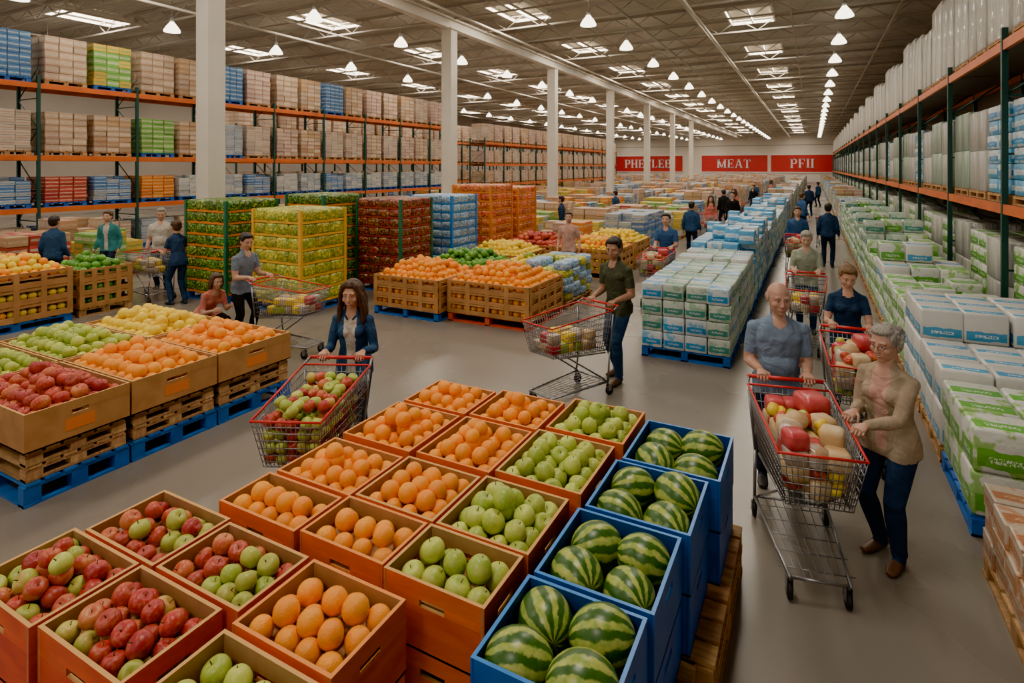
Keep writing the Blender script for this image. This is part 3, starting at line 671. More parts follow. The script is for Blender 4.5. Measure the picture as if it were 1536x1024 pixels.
# ------------------------------------------------------------------ shopping cart
def cart_mesh():
    mb=MB()
    zr,zf=1.0,.95
    br,bf=.52,.60
    yr,yf,ybf=-.48,.52,.44
    def P(y01,u,v):
        wt=.29+(.245-.29)*y01;wb=.22+(.19-.22)*y01
        w=wb+(wt-wb)*v
        yb=yr+.03+(ybf-yr-.03)*y01;yt=yr+(yf-yr)*y01
        zb=br+(bf-br)*y01;zt=zr+(zf-zr)*y01
        return Vector((u*w,yb+(yt-yb)*v,zb+(zt-zb)*v))
    w=.0031
    for s in (-1,1):
        for i in range(25): mb.tube(P(i/24,s,0),P(i/24,s,1),w,STEEL,4)
        for v in (0,.12,.26,.42,.58,.74,.88): mb.tube(P(0,s,v),P(1,s,v),.0042,STEEL,4)
    for i in range(15):
        u=-1+2*i/14
        mb.tube(P(1,u,0),P(1,u,1),w,STEEL,4);mb.tube(P(0,u,0),P(0,u,1),w,STEEL,4)
        mb.tube(P(0,u,0),P(1,u,0),w,STEEL,4)
    for v in (0,.12,.26,.42,.58,.74,.88):
        mb.tube(P(1,-1,v),P(1,1,v),.0042,STEEL,4);mb.tube(P(0,-1,v),P(0,1,v),.0042,STEEL,4)
    for i in range(9): mb.tube(P(i/8,-1,0),P(i/8,1,0),w,STEEL,4)
    rim=[P(0,-1,1),P(1,-1,1),P(1,1,1),P(0,1,1)]
    for a,b in zip(rim,rim[1:]+rim[:1]): mb.cap(a,b,.009,.009,REDP,8)
    for s in (-1,1): mb.cap(P(0,s,1),Vector((s*.27,-.58,1.03)),.011,.012,STEEL,8)
    mb.cap((-.27,-.58,1.03),(.27,-.58,1.03),.016,.016,REDP,8)
    for s in (-1,1):
        mb.cap(P(0,s,.9),(s*.24,-.46,.5),.011,.011,STEEL,8)
        mb.cap((s*.24,-.46,.5),(s*.25,-.42,.16),.012,.012,STEEL,8)
        mb.cap((s*.25,-.42,.16),(s*.17,.46,.16),.012,.012,STEEL,8)
        mb.cap((s*.22,-.40,.18),(s*.17,.2,.56),.010,.010,STEEL,8)
        mb.cap((s*.22,-.40,.50),(s*.19,.36,.585),.009,.009,STEEL,8)
    mb.cap((-.25,-.42,.16),(.25,-.42,.16),.010,.010,STEEL,8);mb.cap((-.17,.46,.16),(.17,.46,.16),.010,.010,STEEL,8)
    for i in range(9):
        u=-1+2*i/8;mb.tube((u*.24,-.42,.17),(u*.165,.46,.17),.0035,STEEL,4)
    for i in range(5): mb.tube((-.22,-.3+i*.17,.168),(.22,-.3+i*.17,.168),.0035,STEEL,4)
    for i in range(7): mb.tube((-.2+i*.066,-.44,.80),(-.2+i*.066,-.22,.80),.003,STEEL,4)
    mb.tube((-.24,-.22,.80),(.24,-.22,.80),.004,STEEL,4);mb.tube((-.24,-.22,.80),(-.24,-.46,.80),.004,STEEL,4)
    for sx,y in ((-.25,-.42),(.25,-.42),(-.165,.44),(.165,.44)):
        mb.tube((sx,y,.16),(sx,y,.125),.012,STEEL,8)
        for q in (-.018,.018): mb.box((sx+q,y-.015,.095),(.004,.05,.08),STEEL)
        mb.loft([(sx-.013,y-.025,.058),(sx+.013,y-.025,.058)],[.058,.058],RUB,(0,0,1),16)
        mb.loft([(sx-.022,y-.025,.058),(sx+.022,y-.025,.058)],[.014,.014],STEEL,(0,0,1),8)
    return mb.mesh('shopping_cart')
CART=cart_mesh()
GBAG=pm('clear_produce_bag',(.55,.50,.44),.2,col2=(.45,.28,.16),ns=9,bump=.6,bs=25);CREAM=pm('bread_loaf',(.60,.38,.17),.6,col2=(.70,.54,.33),ns=8,bump=.4)
REDBAG=pm('red_bag',(.5,.02,.04),.3,bump=.5,bs=20,col2=(.6,.1,.1),ns=9)
def goods_apples():
    mb=MB()
    for l in range(5):
        z=.62+l*.083
        for i in range(-2,3):
            for k in range(-4,5):
                if l==4 and rnd.random()<.4: continue
                mt=rnd.choice([RAPPLE,GAPPLE,RAPPLE2,GAPPLE,YAPPLE])
                mb.ell((i*.088*(.9 if l<2 else 1)+rnd.uniform(-.01,.01),k*.092+.02+rnd.uniform(-.01,.01),z+.03*(k/8)+rnd.uniform(-.01,.01)),.046,mt,rrot(),APP)
    return mb.mesh('apples_in_cart')
def goods_mixed(seed):
    r=random.Random(seed);mb=MB()
    cols=[GBAG,CREAM,REDBAG,REDBAG,LEMON,CREAM,GAPPLE,RAPPLE,RAPPLE2]
    for l in range(4):
        for i in (-1,0,1):
            for k in range(-3,4):
                m=cols[r.randrange(len(cols))];z=.66+l*.095+.01*k
                if l==3 and r.random()<.45: continue
                if m in (GBAG,CREAM,REDBAG): mb.box((i*.12,k*.115+.02,z),(.14,.15,.12),m,r.uniform(-.5,.5),BAG,True)
                else:
                    for q in range(3): mb.ell((i*.12+r.uniform(-.04,.04),k*.115+r.uniform(-.04,.04),z+r.uniform(-.02,.02)),.042,m,rrot(),APP)
    mb.ell((.06,.10,.99),(.075,.065,.06),CREAM)
    mb.box((-.10,-.20,1.0),(.20,.22,.14),REDBAG,.3,BAG,True)
    return mb.mesh('groceries_in_cart')
GM=[goods_mixed(3),goods_mixed(5)];GA=goods_apples()
def few():
    mb=MB()
    for l in range(2):
        for i in (-1,0,1):
            for k in range(-2,4):
                if l==1 and rnd.random()<.5: continue
                mb.box((i*.11,k*.12,.64+.012*k+l*.11),(.13,.14,.12),rnd.choice([REDBAG,GBAG,CREAM,LEMON,GAPPLE]),rnd.uniform(-.5,.5),BAG,True)
    return mb.mesh('groceries_in_cart')
GF=few()
def cart(cx,cy,h,goods=None,sc=1):
    h=Vector(h).normalized();rz=math.atan2(h.y,h.x)-math.pi/2
    o=link('shopping_cart',CART,(cx,cy,0),rz,None,(sc,sc,sc))
    if goods: link('groceries',goods,(0,0,0),0,o)
    return rz
# ------------------------------------------------------------------ people
def remesh(mb,vox,it=3):
    me=mb.mesh('tmp');ob=bpy.data.objects.new('tmp',me);bpy.context.scene.collection.objects.link(ob)
    m=ob.modifiers.new('r','REMESH');m.mode='VOXEL';m.voxel_size=vox
    if it: s=ob.modifiers.new('s','SMOOTH');s.factor=.5;s.iterations=it
    dg=bpy.context.evaluated_depsgraph_get();dg.update();ev=ob.evaluated_get(dg);e=ev.to_mesh()
    V=np.zeros(len(e.vertices)*3);e.vertices.foreach_get('co',V);V=V.reshape(-1,3)
    L=np.zeros(len(e.loops),np.int32);e.loops.foreach_get('vertex_index',L)
    C=np.zeros(len(e.polygons),np.int32);e.polygons.foreach_get('loop_total',C)
    ev.to_mesh_clear();bpy.data.objects.remove(ob);bpy.data.meshes.remove(me)
    return V,L,C
def skinm(name,c): 
    return pm(name,c,.5,col2=tuple(x*.86 for x in c),ns=14,sss=.05,bump=.05)
SK=skinm('skin_light',(.60,.33,.22));SKP=skinm('skin_pale',(.62,.37,.27));SKT=skinm('skin_tan',(.44,.23,.145));SKM=skinm('skin_old',(.57,.31,.22))
def cloth(name,c,c2=None):
    m,nt,b=newmat(name)
    col=mix_(nt,ramp_(nt,noise_(nt,9,4),.3,.7),c,c2 or tuple(x*.70 for x in c))
    nt.links.new(col,b.inputs['Base Color']);b.inputs['Roughness'].default_value=.85;b.inputs['Specular IOR Level'].default_value=.2
    n=N(nt,'ShaderNodeTexNoise');tc=N(nt,'ShaderNodeTexCoord');nt.links.new(tc.outputs['Object'],n.inputs['Vector']);n.inputs['Scale'].default_value=7;n.inputs['Detail'].default_value=2;n.inputs['Distortion'].default_value=1.6
    bump_(nt,b,n.outputs['Fac'],.8,.03);return m
DENIM=cloth('denim_blue',(.035,.085,.18));DENIMD=cloth('dark_denim',(.022,.035,.07));WSH=cloth('white_shirt',(.66,.60,.53));LBS=cloth('light_blue_shirt',(.21,.29,.42))
OLIVE=cloth('olive_tshirt',(.075,.085,.055));NAVY=cloth('navy_cloth',(.025,.055,.12));CARDI=cloth('beige_cardigan',(.43,.33,.23));PINK=cloth('pink_shirt',(.66,.38,.31))
GREYS=cloth('grey_shirt',(.20,.24,.31));CORAL=cloth('coral_shirt',(.70,.22,.17));TEAL=cloth('teal_cloth',(.05,.25,.25));BLACK=cloth('black_cloth',(.02,.02,.022));GRN=cloth('pale_green_shirt',(.38,.42,.32));BLUEC=cloth('blue_cloth',(.05,.12,.28))
SHB=pm('brown_leather',(.13,.06,.03),.45);SHD=pm('dark_shoe',(.03,.03,.03),.5)
def hairm(name,c): return pm(name,c,.5,col2=tuple(x*.4 for x in c),ns=40,stretch=(3,3,.4),lo=.3,hi=.7,bump=1,bs=50)
HB=hairm('brown_hair',(.11,.05,.025));HD=hairm('dark_hair',(.03,.02,.015));HG=hairm('grey_hair',(.46,.42,.37));HL=hairm('blond_hair',(.28,.15,.06))
EYEW=pm('eye_white',(.68,.64,.59),.25);IRIS=pm('iris',(.05,.03,.02),.15);LIP=pm('lip',(.46,.15,.11),.4);TEETH=pm('teeth',(.85,.82,.76),.3);GLS=pm('glasses_frame',(.10,.08,.07),.3,metal=.5)
def ik(a,t,l1,l2,pole):
    a=Vector(a);t=Vector(t);d=t-a;L=d.length
    if L>(l1+l2)*.995: t=a+d.normalized()*(l1+l2)*.995;d=t-a;L=d.length
    n=d.normalized();x=(l1*l1-l2*l2+L*L)/(2*L);y=math.sqrt(max(1e-6,l1*l1-x*x))
    p=Vector(pole);p=(p-n*p.dot(n)).normalized();return a+n*x+p*y,t
def build_hand(mb,W,dr,pn,th,s,curl,M_):
    dr=dr.normalized();pn=(pn-dr*pn.dot(dr)).normalized();th=(th-dr*th.dot(dr)-pn*th.dot(pn)).normalized()
    def Q(x,y,z): return W+(th*x+dr*y-pn*z)*s
    mb.loft([Q(0,-.03,0),Q(0,.0,0),Q(.002,.03,0),Q(0,.065,0),Q(0,.088,0)],[(.023*s,.02*s),(.027*s,.018*s),(.037*s,.016*s),(.041*s,.014*s),(.036*s,.010*s)],M_,th,12)
    for i,(x,l,yy) in enumerate(((-.033,.056,.078),(-.0115,.071,.085),(.0105,.077,.087),(.033,.068,.083))):
        p=Q(x,yy-.015,0);ang=0;r=.0083*s
        for k,f in enumerate((.46,.30,.24)):
            ang+=curl*(0.75 if k==0 else 1)
            v=dr*math.cos(ang)+pn*math.sin(ang)+th*(x*.9)
            q=p+v.normalized()*l*f*s*1.15+(dr*.012*s if k==0 else Vector())
            mb.cap(p,q,r,r*.93,M_,8);p=q;r*=.9
    p=Q(.022,.015,.0);a=th*.75+dr*.65+pn*.15;q=p+a.normalized()*.042*s;mb.cap(p,q,.014*s,.0115*s,M_,8)
    a2=th*.25+dr*.8+pn*(.35+.5*min(1,curl));q2=q+a2.normalized()*.032*s;mb.cap(q,q2,.011*s,.009*s,M_,8);q3=q2+(dr*.6+pn*(.3+.6*min(1,curl))).normalized()*.024*s;mb.cap(q2,q3,.009*s,.0075*s,M_,8)
def person(name,loc,face,h=1.75,top=OLIVE,pants=DENIMD,shoes=SHD,skin=SK,hair=HD,style='short',inner=None,sleeve=1.0,female=False,bulk=1.0,lean=4,drop=0.02,
           feet=((-.1,.06),(.1,-.08)),hands=(None,None),grip=False,head=(0,0),belly=0,lod=0,glasses=False,smile=True,hem=-.10,curl=None,flare=.22,hs=1.12):
    s=h/1.75;f=Vector((face[0],face[1],0)).normalized();rz=math.atan2(f.y,f.x)-math.pi/2
    vox=[(.008,.004,.0038),(.015,.0075,.007),(.026,.014,.011)][lod]
    B=MB();seg=[]
    X=Vector((1,0,0));Pz=.93*s-drop;P=Vector((0,0,Pz))
    la=math.radians(lean);u=Vector((0,math.sin(la),math.cos(la)));fw=Vector((0,math.cos(la),-math.sin(la)))
    P=P-Vector((0,math.sin(la)*.12,0))
    b=bulk;m_=skin
    if female: T=[(-.12,.170,.122),(-.11,.180,.130),(-.02,.178,.126),(.05,.165,.118),(.16,.136,.102),(.28,.147,.108),(.38,.155,.108),(.44,.138,.090),(.49,.100,.074),(.525,.058,.055)]
    else: T=[(-.11,.165,.122),(-.10,.172,.130),(-.02,.168,.126),(.06,.162,.120),(.16,.156,.116),(.28,.170,.124),(.37,.184,.125),(.44,.168,.102),(.49,.125,.082),(.535,.066,.06)]
    B.loft([P+u*(t*s) for t,_,_ in T],[(rx*s*b,ry*s*b) for _,rx,ry in T],m_,X,20)
    for i in range(len(T)-1):
        t0,x0,y0=T[i];t1,x1,y1=T[i+1]
        seg.append((P+u*t0*s,P+u*t1*s,(x0+y0)/2*s*b,(x1+y1)/2*s*b,'top'))
    if female:
        for q in (-1,1): B.ell(P+u*.335*s+X*(q*.066*s*b)+fw*.078*s*b,.060*s*b,m_)
    else:
        for q in (-1,1): B.ell(P+u*.37*s+X*(q*.08*s*b)+fw*.055*s*b,(.085*s,.06*s,.07*s),m_)
    if belly: B.ell(P+u*.13*s+fw*.05*s,(.145*s*b,.09*s+belly,.15*s),m_)
    for q in (-1,1): B.ell(P-u*.04*s+X*(q*.070*s*b)-fw*.045*s,(.085*s,.08*s,.09*s),m_)
    nb=P+u*.50*s;hc=P+u*.555*s+Vector((0,.014*s,.128*s))
    B.loft([nb-u*.03*s,(nb+hc)/2-Vector((0,.01*s,0)),hc-Vector((0,.012*s,.04*s))],[.068*s,.057*s,.055*s],m_,X,12)
    seg.append((nb+u*.035*s,hc,.054*s,.054*s,'skin'))
    wrists=[]
    for q,hd,ft in ((-1,hands[0],feet[0]),(1,hands[1],feet[1])):
        hip=P+Vector((q*.088*s*b,0,-.01));an=Vector((ft[0]*s,ft[1]*s,.085*s+(ft[2] if len(ft)>2 else 0)))
        kn,an=ik(hip,an,.44*s,.425*s,Vector((q*.12,1,0)))
        lb=.5+.5*b
        B.loft([hip+Vector((0,0,.03)),hip.lerp(kn,.3),kn,kn.lerp(an,.3),kn.lerp(an,.8),an],[.094*s*lb,.088*s*lb,.064*s*lb,.066*s*lb,.055*s,.053*s],m_,X,14)
        B.ell(kn,.064*s*lb,m_)
        seg.append((hip,kn,.09*s,.064*s,'pants'));seg.append((kn,an-Vector((0,0,.02)),.064*s,.053*s,'pants'))
        out=Vector((q*.15,1,0)).normalized();gz=Vector((an.x,an.y,0))+Vector((0,0,an.z-.085*s))
        pts=[gz-out*.065*s+Vector((0,0,.035*s)),gz-out*.02*s+Vector((0,0,.042*s)),gz+out*.06*s+Vector((0,0,.038*s)),gz+out*.13*s+Vector((0,0,.028*s)),gz+out*.185*s+Vector((0,0,.022*s))]
        B.loft(pts,[(.026*s,.030*s),(.037*s,.042*s),(.042*s,.038*s),(.046*s,.028*s),(.028*s,.018*s)],m_,X,12)
        B.loft([an+Vector((0,0,.01)),gz+Vector((0,0,.03*s))],[.038*s,.036*s],m_,X,12)
        seg.append((pts[0],pts[-1],.036*s,.036*s,'shoe'));seg.append((gz+Vector((0,0,.02)),gz+Vector((0,0,.05*s)),.04*s,.04*s,'shoe'))
        sw=(.158 if female else .180)*s*(.6+.4*b);sh=P+u*.428*s+X*(q*sw)
        if hd is None: wt=sh+Vector((q*.07,.07+.02*q,-.50*s));
        else: wt=Vector(hd)
        el,wt=ik(sh,wt,.285*s,.255*s,Vector((q*flare,-.6,-.75)))
        ar=(.044 if female else .050)*s*(.5+.5*b)
        sl=1.12 if sleeve>0 else 1
        B.loft([nb+X*(q*.03*s)+u*.015*s,sh.lerp(nb,.45)+u*.012*s,sh],[.040*s,.040*s,ar*.95],m_,X,12)
        B.loft([sh-X*(q*.05*s),sh,sh.lerp(el,.35),sh.lerp(el,.6),el],[.05*s,ar*1.08,ar*sl,ar*(1.10 if sleeve>.2 else 1),ar*.86*(1.1 if sleeve>.5 else 1)],m_,X,12)
        B.ell(sh,ar*1.08,m_);B.ell(el,ar*.86,m_)
        seg.append((nb+X*(q*.06*s)-u*.02*s,sh,.045*s,ar,'top'))
        fs=1.22 if sleeve>=1 else 1.0
        B.loft([el,el.lerp(wt,.3),el.lerp(wt,.8),wt],[ar*.86,ar*.84*fs,ar*.64*fs,ar*.56*fs],m_,X,12)
        if sleeve>=1: seg.append((sh,el,ar*1.1,ar*.9,'top'));seg.append((el,wt,ar*.86*fs,ar*.58*fs,'top'))
        else:
            c1=sh.lerp(el,min(1,sleeve*2));seg.append((sh,c1,ar*1.15,ar*1.0,'top'))
            if sleeve<.5: seg.append((c1,el,ar,ar*.86,'skin'))
            seg.append((el.lerp(wt,.12 if sleeve>=.5 else 0),wt,ar*.86,ar*.56,'skin'))
        wrists.append((wt,(wt-el).normalized(),q))
    V,L,C=remesh(B,vox[0],4 if lod<2 else 1);V[:,2]=np.maximum(V[:,2],.002)
    st=np.concatenate([[0],np.cumsum(C)[:-1]])
    cen=np.add.reduceat(V[L],st,axis=0)/C[:,None]
    best=np.full(len(cen),1e9);lab=np.zeros(len(cen),int);keys=['top','pants','skin','shoe','inner']
    for a,b_,ra,rb,lb in seg:
        a=np.array(a);b_=np.array(b_);ab=b_-a;t=np.clip(((cen-a)@ab)/(ab@ab+1e-12),0,1)
        d=np.linalg.norm(cen-(a+t[:,None]*ab),axis=1)-(ra+(rb-ra)*t)
        k=d<best;best[k]=d[k];lab[k]=keys.index(lb)
    uu=np.array(u);ff=np.array(fw);rel=cen-np.array(P);tt=rel@uu;yy=rel@ff
    k=(np.abs(cen[:,0])<.19*s*b)&((lab==0)|(lab==1));lab[k&(tt<hem*s)]=1;lab[k&(tt>=hem*s)&(tt<.3*s)&(np.abs(yy)<.2)]=0
    top_=(lab==0)
    if inner is not None:
        k=top_&(np.abs(cen[:,0])<.035*s+.03*s*np.clip((tt/(.5*s)),0,1))&(yy>.03*s)&(tt>-.06)&(tt<.49*s);lab[k]=4
    k=((lab==0)|(lab==4))&(tt>.46*s)&(np.abs(cen[:,0])<.05*s)&(yy>0.0)&(cen[:,2]>0);lab[k&(tt>(.46*s+.45*np.abs(cen[:,0])))]=2
    O=MB();mm=[O.mi(x) for x in (top,pants,skin,shoes,inner or top)]
    O.raw(V,L,C,np.array(mm)[lab])
    HM=MB()
    for wt,dr,q in wrists:
        g=grip if not isinstance(grip,tuple) else grip[0 if q<0 else 1]
        if g: build_hand(HM,wt,Vector((0,1,-.12)),Vector((0,-.1,-1)),Vector((-q,0,0)),s*1.0,1.15,skin)
        else: build_hand(HM,wt,dr,Vector((-q,.0,-.15)),Vector((0,1,.1)),s*1.0,.35 if curl is None else curl,skin)
    V,L,C=remesh(HM,vox[2],1);O.raw(V,L,C,np.full(len(C),O.mi(skin)))
    hy,hp=math.radians(head[0]),math.radians(head[1])
    HR=Matrix.Rotation(hy,3,'Z')@Matrix.Rotation(hp,3,'X');HMx=Matrix.Translation(hc)@HR.to_4x4()@Matrix.Scale(s*hs,4)
    hb=MB();fm=.95 if female else 1.0
    hb.ell((0,-.014,.030),(.076,.094,.086),skin)
    hb.loft([(0,.010,.060),(0,.016,.02),(0,.018,-.015),(0,.020,-.05),(0,.024,-.078),(0,.030,-.100)],[(.066,.062),(.072,.070),(.072*fm,.070),(.066*fm,.068),(.055*fm,.060),(.036*fm,.042)],skin,n=22)
    hb.ell((0,.060,-.092),(.026*fm,.020,.017),skin)
    for q in (-1,1):
        hb.ell((q*.036*fm,.058,-.028),(.030,.026,.028),skin)
        hb.ell((q*.028,.077,.027),(.026,.012,.010),skin);hb.ell((q*.0765,-.008,-.004),(.008,.018,.030),skin,Matrix.Rotation(-q*.35,3,'Z'))
        hb.ell((q*.0105,.096,-.032),(.008,.010,.007),skin)
    hb.ell((0,.070,-.060),(.032,.022,.022),skin)
    hb.loft([(0,.082,.022),(0,.092,.0),(0,.103,-.022),(0,.107,-.030),(0,.098,-.037)],[.008,.008,.0105,.010,.006],skin,n=10)
    hb.loft([(0,-.015,-.05),(0,-.03,-.13)],[.052,.05],skin,n=12)
    V,L,C=remesh(hb,vox[1],4)
    Mh=np.array(HMx)
    for q in (-1,1):
        d=np.sqrt(((V[:,0]-q*.029)/.021)**2+((V[:,2]-.003)/.013)**2);w_=np.clip(1-d,0,1)*(V[:,1]>.03);V[:,1]-=.008*w_
    V=V@Mh[:3,:3].T+Mh[:3,3];O.raw(V,L,C,np.full(len(C),O.mi(skin)))
    def merge(mb2,tr):
        off=O.n
        O.V+=[(v@Mh[:3,:3].T+Mh[:3,3]) if tr else v for v in mb2.V];O.L+=[l+off for l in mb2.L];O.C+=mb2.C;O.UV+=mb2.UV;O.SM+=mb2.SM
        mp=np.array([O.mi(x) for x in mb2.mats]);O.M+=[mp[x] for x in mb2.M];O.n+=mb2.n
    e=MB()
    for q in (-1,1):
        e.ell((q*.029,.0715,.003),(.0120,.0120,.0078),EYEW);e.ell((q*.029,.0818,.003),(.0054,.0024,.0052),IRIS)
        e.ell((q*.029,.0715,.0092),(.0150,.0135,.0058),skin,Matrix.Rotation(.25,3,'X'));e.ell((q*.029,.0710,-.0050),(.0140,.0120,.0040),skin)
        e.loft([(q*.014,.0885,.0265),(q*.030,.0865,.0295),(q*.047,.076,.0255)],[(.0018,.0028),(.0020,.0032),(.0010,.0015)],hair,n=8)
    e.loft([(-.024,.083,-.058),(-.009,.0925,-.0565),(0,.0932,-.0574),(.009,.0925,-.0565),(.024,.083,-.058)],[.0015,.0030,.0028,.0030,.0015],LIP,(0,0,1),8)
    e.loft([(-.023,.083,-.0600),(-.009,.0905,-.0660),(0,.0915,-.0668),(.009,.0905,-.0660),(.023,.083,-.0600)],[.0015,.0036,.0040,.0036,.0015],LIP,(0,0,1),8)
    if smile: e.loft([(-.018,.0865,-.0600),(0,.0920,-.0620),(.018,.0865,-.0600)],[.0016,.0030,.0016],TEETH,(0,0,1),8)
    if glasses:
        for q in (-1,1):
            pts=[Vector((q*.032+.021*math.cos(a),.099,.001+.016*math.sin(a))) for a in np.linspace(0,2*math.pi,15)]
            for a_,b_ in zip(pts,pts[1:]): e.tube(a_,b_,.0013,GLS,4)
            e.tube((q*.053,.099,.003),(q*.080,-.005,.008),.0013,GLS,4)
        e.tube((-.011,.100,.004),(.011,.100,.004),.0013,GLS,4)
    merge(e,True)
    hh=MB()
    if style in('short','long','bun','curly','bob'):
        hh.ell((0,-.024,.043),(.085,.098,.084),hair);hh.ell((0,-.045,.0),(.080,.070,.085),hair)
        hh.ell((0,.022,.090),(.068,.058,.030),hair)
        for q in (-1,1): hh.ell((q*.070,.008,.045),(.016,.040,.04),hair)
    if style=='long':
        for q in (-1,1):
            hh.loft([(q*.012,.045,.114),(q*.055,.055,.082),(q*.082,.045,.02),(q*.090,.032,-.06),(q*.102,.025,-.15),(q*.100,.035,-.22),(q*.088,.045,-.30)],[(.02,.02),(.026,.02),(.018,.03),(.022,.036),(.028,.036),(.026,.03),(.010,.012)],hair,n=10)
            hh.loft([(q*.085,.0,.0),(q*.10,-.01,-.08),(q*.115,.0,-.16),(q*.11,.01,-.25)],[(.02,.04),(.022,.045),(.024,.04),(.01,.02)],hair,n=10)
            hh.loft([(q*.03,-.07,.05),(q*.06,-.08,-.06),(q*.065,-.085,-.17),(q*.05,-.08,-.26)],[(.05,.04),(.05,.045),(.045,.04),(.02,.02)],hair,n=10)
    if style=='bob':
        for q in (-1,1): hh.loft([(q*.06,.0,.07),(q*.082,.0,0),(q*.085,-.01,-.07),(q*.07,-.015,-.11)],[(.03,.04),(.024,.055),(.026,.055),(.015,.03)],hair,n=10)
        hh.ell((0,-.07,-.05),(.075,.045,.06),hair)
    if style=='bun': hh.ell((0,-.105,.075),(.038,.035,.038),hair)
    if style=='curly':
        r=random.Random(4)
        for i in range(90):
            a=r.uniform(0,6.28);zz=r.uniform(-.5,1);rr=math.sqrt(max(0,1-zz*zz));p=Vector((rr*math.cos(a)*.087,rr*math.sin(a)*.095-.025,.032+zz*.087))
            if p.y>.040 and p.z<.078: continue
            hh.ell(p,r.uniform(.012,.020),hair,T=SPL)
    if style=='bald':
        for q in (-1,1):
            hh.ell((q*.068,-.030,.008),(.013,.045,.028),hair);hh.ell((q*.074,.012,.012),(.005,.012,.020),hair)
            hh.ell((q*.040,-.078,.0),(.035,.028,.034),hair)
        hh.ell((0,-.090,-.008),(.055,.022,.034),hair)
    V,L,C=remesh(hh,vox[1],1);V=V@Mh[:3,:3].T+Mh[:3,3];O.raw(V,L,C,np.full(len(C),O.mi(hair)))
    if top in (LBS,DENIM) and lod==0:
        c2=MB()
        for q in (-1,1):
            a=nb+u*.015*s
            c2.loft([a-fw*.05*s+X*q*.02,a+X*(q*.066*s),a+X*(q*.04*s)+fw*.060*s-u*.03*s,a+X*(q*.02*s)+fw*.082*s-u*.06*s],[(.01,.018),(.01,.02),(.010,.022),(.006,.012)],top,(0,0,1),8)
        merge(c2,False)
    return O.obj(name,(loc[0],loc[1],0),rz)
def pusher(name,cx,cy,h,goods,dist=.42,ph=1.75,**k):
    h=Vector(h).normalized();cart(cx,cy,h,goods)
    p=Vector((cx,cy))-Vector((h.x,h.y))*(.58+dist)
    hw=(dist-.075,1.03+.030)
    kw=dict(hands=((-.17,hw[0],hw[1]),(.17,hw[0],hw[1])),grip=True,lean=9);kw.update(k)
    return person(name,(p.x,p.y),(h.x,h.y),ph,**kw)
pusher('woman_with_long_hair',-3.42,3.22,(.42,-.905),GA,dist=.36,ph=1.68,top=DENIM,inner=WSH,pants=DENIMD,hair=HB,style='long',female=True,head=(-2,-8),lean=8)
pusher('man_in_olive_tshirt',-2.53,6.22,(-.35,-.94),GF,dist=.36,ph=1.84,top=OLIVE,pants=DENIM,shoes=SHB,skin=SKT,hair=HD,sleeve=.34,head=(14,-14),feet=((-.1,.12),(.1,-.12)),smile=False)
pusher('elderly_man',-.065,4.43,(.22,-.975),GM[0],dist=.36,ph=1.76,top=LBS,pants=DENIMD,hair=HG,skin=SKM,style='bald',sleeve=.36,bulk=1.12,belly=.03,head=(8,-6),lean=7)
def w2l(loc,face,w):
    f=Vector((face[0],face[1],0)).normalized();rz=math.atan2(f.y,f.x)-math.pi/2
    return tuple(Matrix.Rotation(-rz,3,'Z')@(Vector(w)-Vector((loc[0],loc[1],0))))
L_=(.47,4.72);F_=(-.55,-.83)
person('elderly_woman',L_,F_,1.64,top=CARDI,inner=PINK,pants=NAVY,shoes=SHB,skin=SKM,hair=HG,style='curly',female=True,bulk=1.12,glasses=True,lean=6,
       hands=(w2l(L_,F_,(.30,4.36,1.02)),w2l(L_,F_,(.25,4.56,1.03))),grip=True,head=(-4,-8),hem=-.11,feet=((-.09,.05),(.1,-.06)),flare=.35)
pusher('woman_with_bun',.36,6.3,(.03,-1),GM[1],ph=1.66,top=NAVY,pants=DENIMD,hair=HL,style='bun',female=True,sleeve=.3,head=(6,-22),lod=1)
pusher('shopper_in_pale_shirt',-.1,9.6,(0,-1),GF,ph=1.68,top=GRN,pants=DENIM,hair=HG,skin=SKP,sleeve=.4,head=(0,-18),lod=1)
pusher('man_in_grey_shirt',-6.75,5.9,(1,.05),GF,ph=1.72,top=GREYS,pants=BLACK,hair=HD,sleeve=.3,lod=1,smile=False,head=(-10,-15))
person('woman_in_coral_shirt',(-8.15,5.55),(.9,-.1),1.58,top=CORAL,pants=BLACK,hair=HB,style='bob',female=True,lod=1,lean=38,drop=.36,sleeve=.35,hands=((-.14,.40,.62),(.14,.42,.60)),head=(0,-10),feet=((-.12,.12),(.12,-.05)))
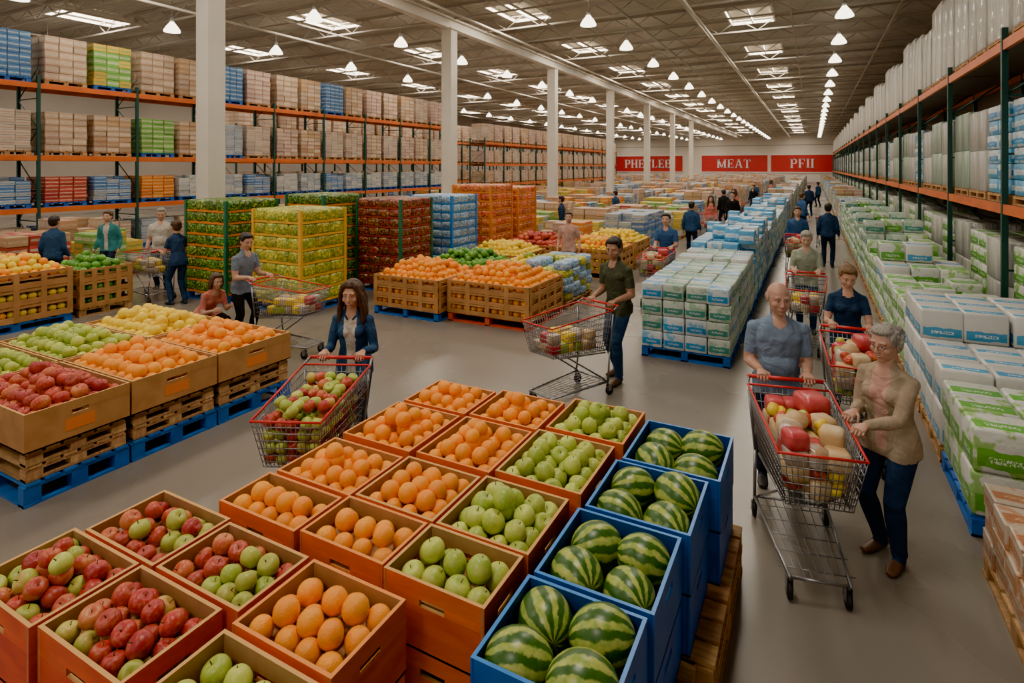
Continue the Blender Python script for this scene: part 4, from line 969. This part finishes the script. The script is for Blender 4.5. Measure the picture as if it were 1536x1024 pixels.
pusher('woman_in_navy_dress',-12.04,6.92,(-1,.02),GF,ph=1.68,top=NAVY,pants=NAVY,hair=HB,style='bun',female=True,lod=1,sleeve=.3)
person('man_in_white_shirt',(-12.75,7.6),(.7,-.7),1.82,top=WSH,pants=NAVY,hair=HG,lod=1,sleeve=.35,bulk=1.1,belly=.03,head=(10,-10))
pusher('shopper_in_blue_shirt',-2.75,11.3,(0,-1),GM[1],ph=1.75,top=BLUEC,pants=DENIMD,hair=HD,sleeve=.35,lod=1)
person('shopper_in_teal_vest',(-14.25,7.3),(.5,-.8),1.72,top=TEAL,pants=DENIMD,hair=HB,lod=2,inner=WSH)
person('shopper_in_dark_jacket',(-14.0,6.1),(-.5,.8),1.7,top=DENIM,pants=DENIMD,hair=HD,lod=2)
person('shopper_in_pink_shirt',(-4.95,12.2),(.3,-1),1.7,top=PINK,pants=DENIM,hair=HB,lod=1,sleeve=.35)
far=[person('distant_shopper',(-.35,16.2),(0,-1),1.72,top=BLUEC,pants=DENIMD,hair=HB,style='short',lod=2),
 person('distant_shopper',(.35,17.6),(.1,1),1.74,top=NAVY,pants=DENIMD,hair=HD,lod=2),
 person('distant_shopper',(-3.2,17.5),(0,1),1.7,top=DENIM,pants=DENIMD,hair=HD,lod=2),
 person('distant_shopper',(-3.3,21.8),(.2,-1),1.68,top=CORAL,pants=DENIM,hair=HB,style='long',female=True,lod=2),
 person('distant_shopper',(-2.8,24),(-.2,-1),1.75,top=BLACK,pants=DENIMD,hair=HD,lod=2)]
for i,(x,y) in enumerate(((-.4,25),(-.2,35),(.3,44),(-3.3,29),(-2.9,34),(-3.4,41),(-7.55,18),(-7.55,24),(-3.0,50),(-3.4,26))):
    link('distant_shopper',far[i%5].data,(x,y,0),rnd.uniform(0,6.28))
cart(-3.35,20.8,(0,-1),GF);cart(-.35,15.2,(0,-1),GM[1]);cart(.35,22,(0,1),GF);cart(-3.1,28,(0,-1),GM[0])
sc=bpy.context.scene
try:
    sc.view_settings.view_transform='AgX';sc.view_settings.look='AgX - Punchy'
except Exception as ex: print(ex)
